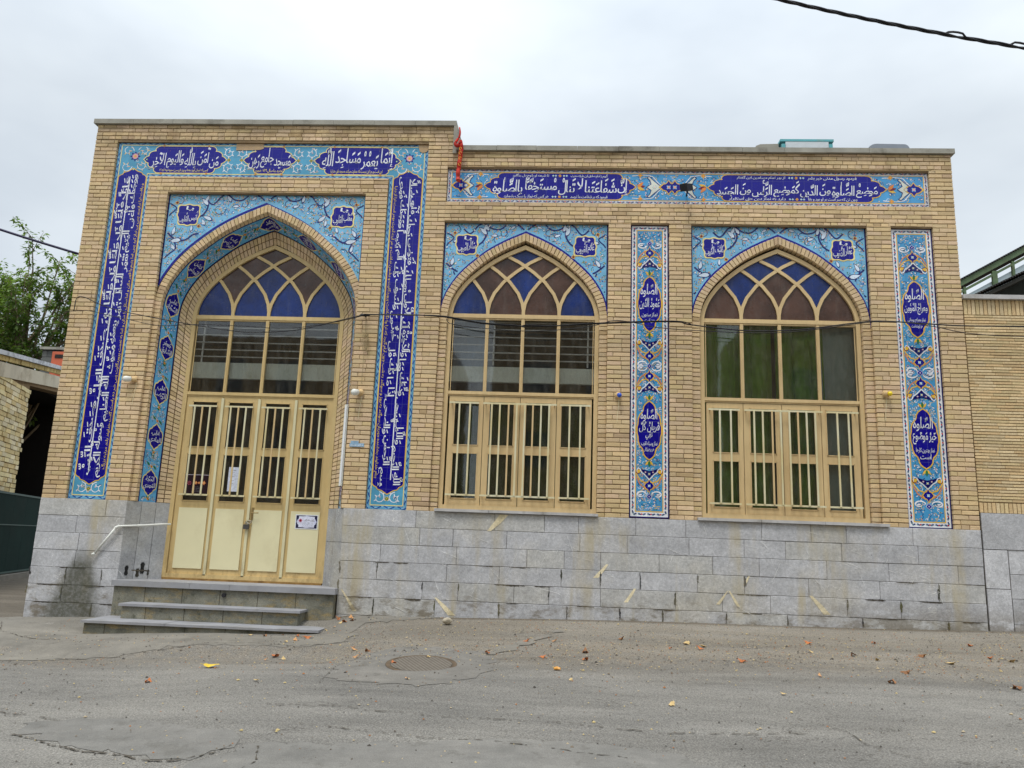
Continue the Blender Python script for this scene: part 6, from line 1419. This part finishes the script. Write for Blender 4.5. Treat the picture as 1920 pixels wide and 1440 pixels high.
# ------------------------------------------------------------------ trees
def mat_leaf(name, a, b):
    n = NT(name); c = n.mix(n.mr(n.noise(1.1, 3), .35, .65), a, b); c = n.mix(1.0, c, n.attr(), 'MULTIPLY')
    n.fin(c, .55, None, .35); tl = n.n('ShaderNodeBsdfTranslucent'); n.l(n.mix(1.0, c, (1.6, 1.7, .6, 1), 'MULTIPLY'), tl.inputs[0]); mxs = n.n('ShaderNodeMixShader'); mxs.inputs[0].default_value = .3
    n.l(n.p.outputs[0], mxs.inputs[1]); n.l(tl.outputs[0], mxs.inputs[2]); n.l(mxs.outputs[0], n.out.inputs[0]); return n.m
MLEAF = mat_leaf('tree_leaf', C(78, 102, 52), C(122, 144, 84)); MBARK = mat_plain('bark', C(126, 112, 90), .9, .25, 12, .6)
def tree(x, y, h, crown, n_br, seed, label, leaves=34, spread=1.0):
    r = random.Random(seed); t = empty('leafy_tree', (x, y, 0), label, 'tree', 'trees beyond the storehouse'); tr = MB(); lf = MB()
    tr.tube([(x, y, 0), (x+.1, y, h*.25), (x-.05, y, h*.45), (x, y, h*.6)], [.17, .13, .10, .06], 8)
    tips = []
    for k in range(n_br):
        a = r.uniform(0, 6.28); z0 = h*r.uniform(.28, .6); rd = crown*r.uniform(.6, 1)*spread; top = h*r.uniform(.62, .92)
        p0 = Vector((x, y, z0)); p3 = Vector((x+math.cos(a)*rd, y+math.sin(a)*rd, max(z0+.6, top-rd*.35))); p1 = p0.lerp(p3, .35)+Vector((0, 0, -.15)); p2 = p0.lerp(p3, .7)+Vector((r.uniform(-.15, .15), r.uniform(-.15, .15), .1))
        tr.tube([p0, p1, p2, p3], [.055, .04, .022, .008], 5)
        for q in range(6):
            b0 = p0.lerp(p3, r.uniform(.35, 1) if q > 2 else (.98, .85, .72)[q]); d = Vector((r.uniform(-1, 1), r.uniform(-1, 1), r.uniform(.2, 1.4))).normalized()*r.uniform(.5, 1.1); b1 = b0+d
            tr.tube([b0, b0.lerp(b1, .5)+Vector((0, 0, .04)), b1], [.014, .009, .004], 4)
            for w_ in range(leaves):
                u = r.uniform(.15, 1.0); c_ = b0.lerp(b1, u); side = Vector((r.uniform(-1, 1), r.uniform(-1, 1), r.uniform(-.5, .3))).normalized(); L = r.uniform(.10, .18); wd = L*.55
                c_ = c_+side*r.uniform(0, .12); e = c_+side*L+Vector((0, 0, -L*.25)); up = Vector((r.uniform(-.5, .5), r.uniform(-.5, .5), 1)); s2 = side.cross(up).normalized()*wd*.5; mid = c_.lerp(e, .45)+Vector((0, 0, .01)); g_ = r.uniform(.6, 1.35)
                lf.poly([c_, mid+s2, e, mid-s2], (g_, g_*r.uniform(.95, 1.08), g_*r.uniform(.7, 1.1), 1))
    tr.build('trunk', MBARK, t, True); lf.build('crown', MLEAF, t)
tree(-17.2, 13.0, 11.6, 2.5, 50, 1, 'tall loose leafy tree with upright shoots rising behind the storehouse next to the mosque corner', 46)
tree(-19.6, 13.2, 10.6, 2.3, 36, 2, 'leafy tree at the left edge of the picture behind the storehouse', 46)
tree(-18.3, 12.4, 8.4, 2.2, 34, 3, 'lower bushy tree between the two taller trees behind the storehouse', 50)

# houses across the street, behind the camera: what the panes mirror
for k, (x0, x1, h, lb) in enumerate(((-26, -4.6, 9.4, 'long plain brick house across the street, seen only mirrored in the door panes'), (-2.7, 6.3, 12.0, 'plain brick house across the street, seen only mirrored in the window panes'), (8.0, 24, 11.0, 'second plain brick house across the street beyond the tree'))):
    t = empty('opposite_house', ((x0+x1)/2, -20, -.4), lb, 'building'); m = MB(); m.box(x0, x1, -28, -20, -.6, h); m.build('wall', sidem, t)
    m = MB(); x = x0+1.2
    while x < x1-1.8:
        for z in (1.0, 4.2, 7.0): m.box(x, x+1.2, -19.99, -19.97, z, z+1.4)
        x += 2.6
    m.build('window', MDARK, t)
# ------------------------------------------------------------------ on the road
def mat_iron():
    n = NT('cast_iron'); x, y, z = n.sep()[0:3]
    c = n.mix(n.noise(20, 4), C(96, 90, 82), C(128, 120, 108)); w_ = n.math('FRACT', n.math('MULTIPLY', n.math('ADD', x, n.math('MULTIPLY', y, .6)), 22)); st_ = n.math('GREATER_THAN', w_, .55)
    c = n.mix(n.math('MULTIPLY', st_, .5), c, C(66, 58, 48)); return n.fin(c, .8, n.bump(n.math('ADD', st_, n.noise(50, 3)), .6, .006), .4)
mx0, my0 = -1.33, -2.48; mz0 = hgt(mx0, my0)+.006
t = empty('manhole_cover', (mx0, my0, mz0), 'round worn iron manhole cover in the smooth asphalt patch', 'manhole cover')
def tilt(px, py, dz): return (px, py, hgt(mx0, my0)+.006+(py-my0)*.10+dz)
m = MB(); pts = [(mx0+math.cos(a)*.31, my0+math.sin(a)*.31) for a in [2*math.pi*k/40 for k in range(40)]]; m.poly([tilt(p[0], p[1], .006) for p in pts]); m.build('cover', mat_iron(), t)
m = MB()
for r0, r1, dz in ((.318, .36, .004),):
    for k in range(40):
        a, b = 2*math.pi*k/40, 2*math.pi*(k+1)/40; m.poly([tilt(mx0+math.cos(a)*r0, my0+math.sin(a)*r0, dz), tilt(mx0+math.cos(b)*r0, my0+math.sin(b)*r0, dz), tilt(mx0+math.cos(b)*r1, my0+math.sin(b)*r1, dz-.002), tilt(mx0+math.cos(a)*r1, my0+math.sin(a)*r1, dz-.002)])
m.build('rim', mat_plain('rim_iron', C(96, 82, 66), .85, .3, 14, .5, .3, 0, C(92, 78, 62)), t)
m = MB(); m.poly([tilt(mx0+math.cos(2*math.pi*k/40)*.365, my0+math.sin(2*math.pi*k/40)*.365, .0015) for k in range(40)]); m.build('gap_dirt', MCR, t)
# stone lump
bm = bmesh.new(); bmesh.ops.create_icosphere(bm, subdivisions=3, radius=.055); r = random.Random(2)
for v in bm.verts:
    n_ = math.sin(v.co.x*40+1)*math.sin(v.co.y*37)*math.sin(v.co.z*44+2); v.co *= 1+.16*n_+r.uniform(-.03, .03); v.co.z *= .78; v.co.x *= 1.1
me = bpy.data.meshes.new('loose_stone'); bm.to_mesh(me); bm.free(); me.materials.append(mat_plain('lump', C(176, 166, 146), .9, .2, 14, .5, .2, 0, C(110, 100, 84))); o = bpy.data.objects.new('loose_stone', me); COL.objects.link(o)
o.location = (-1.34, -.52, hgt(-1.34, -.52)+.05); tag(o, 'fist sized pale stone lying on the road against the foot of the wall', 'stone')
# fallen leaves
def leaf_mesh(seed, s_, curl, lobes=5):
    r = random.Random(seed); m = MB(); n = 20; P = []
    for k in range(n):
        a = 2*math.pi*k/n; q = s_*(.62+.34*abs(math.cos(a*lobes/2)))*r.uniform(.85, 1.1)*(1.25 if abs(a) < .6 else 1); P.append((math.cos(a)*q, math.sin(a)*q*.8, curl*s_*(math.cos(2*a)*.4+r.uniform(-.15, .15))))
    for k in range(n): m.poly([(0, 0, curl*s_*.25), P[k], P[(k+1) % n]])
    m.tube([(-s_*.5, 0, 0), (-s_*1.3, s_*.1, s_*.1)], .002, 4)
    return m
LM = [leaf_mesh(k, .036+.006*(k % 3), .5+.25*(k % 3)) for k in range(4)]
lcols = [mat_plain('leaf_tan', C(200, 148, 98), .8, .2, 20), mat_plain('leaf_rust', C(184, 112, 66), .8, .2, 20), mat_plain('leaf_brown', C(146, 104, 70), .8, .2, 20), mat_plain('leaf_straw', C(204, 176, 122), .8, .2, 20)]
protos = []
for k in range(4):
    o = LM[k].build('fallen_leaf', lcols[k]); protos.append(o)
LP = [(-3.8, -3.21), (-2.75, -3.26), (-3.16, -1.86), (-3.11, -1.71), (-2.97, -1.84), (-2.24, -1.63), (-2.1, -2.1), (-2.04, -1.82), (-0.7, -1.92), (-1.36, -3.12), (-1.61, -2.49), (-1.31, -2.19), (-0.3, -1.36), (-0.1, -2.05), (0.35, -2.09), (0.8, -1.14), (1.54, -1.26), (1.65, -1.51), (0.36, -1.75), (1.98, -2.11), (2.61, -2.62), (4.21, -1.87), (4.78, -1.55), (4.94, -1.67), (4.38, -2.77), (3.23, -2.77), (2.87, -1.51), (3.78, -0.92), (-2.80, -0.26), (-2.74, -0.4), (-2.84, -0.15), (-2.70, -0.35), (-2.78, -0.54), (0.02, -1.32), (1.32, -1.53), (1.71, -1.4), (3.47, -1.82), (3.29, -1.61), (4.87, -0.95), (4.05, -1.56), (1.03, -3.65), (2.08, -3.25), (-3.05, -1.23), (-3.13, -1.32), (0.18, -2.94), (2.98, -1.05), (3.54, -2.37), (-2.62, -.3), (-2.66, -.18), (-2.85, -.65), (-3.5, -1.0), (-3.3, -.95), (-3.1, -1.0), (-3.7, -.97), (-2.95, -1.1)]
r = random.Random(21); where = lambda x, y: 'in the drift beside the steps' if x < -2.55 and y > -1.4 else 'near the steps' if x < -1.9 else 'around the manhole' if x < -.9 else 'in front of the middle window' if x < 1.2 else 'in front of the right window' if x < 4.1 else 'near the right edge of the road'
for i, (x, y) in enumerate(LP):
    k = r.randrange(4); o = protos[k] if protos[k] is not None and 'category' not in protos[k] else protos[k].copy()
    if o.name not in COL.objects: COL.objects.link(o)
    o.location = (x, y, hgt(x, y)+.016); o.rotation_euler = (r.uniform(-.5, .5), r.uniform(-.5, .5), r.uniform(0, 6.28)); s_ = r.uniform(.6, 1.2)*(1.3 if i in (13, 16, 21) else 1); o.scale = (s_, s_, s_)
    w_ = where(x, y); tag(o, 'small curled dry leaf lying on the road '+w_, 'leaf', 'dry leaves fallen '+w_)
m = leaf_mesh(9, .085, .35, 5); o = m.build('fallen_leaf', mat_plain('leaf_yellow', C(216, 184, 60), .7, .15, 20)); o.location = (-3.5, -2.53, hgt(-3.5, -2.53)+.025); tag(o, 'large bright yellow leaf lying on the road below the steps', 'leaf')
m = MB(); m.tube([(-.03, 0, .012), (0, .012, .016), (.035, -.005, .012)], [.012, .018, .011], 7); o = m.build('sweet_wrapper', mat_plain('wrapper', C(226, 160, 60), .35, .3, 40, .4, .6, 0, C(236, 232, 222))); o.location = (.05, -2.56, hgt(.05, -2.56)+.006); tag(o, 'crumpled orange and white wrapper on the gritty road', 'wrapper')
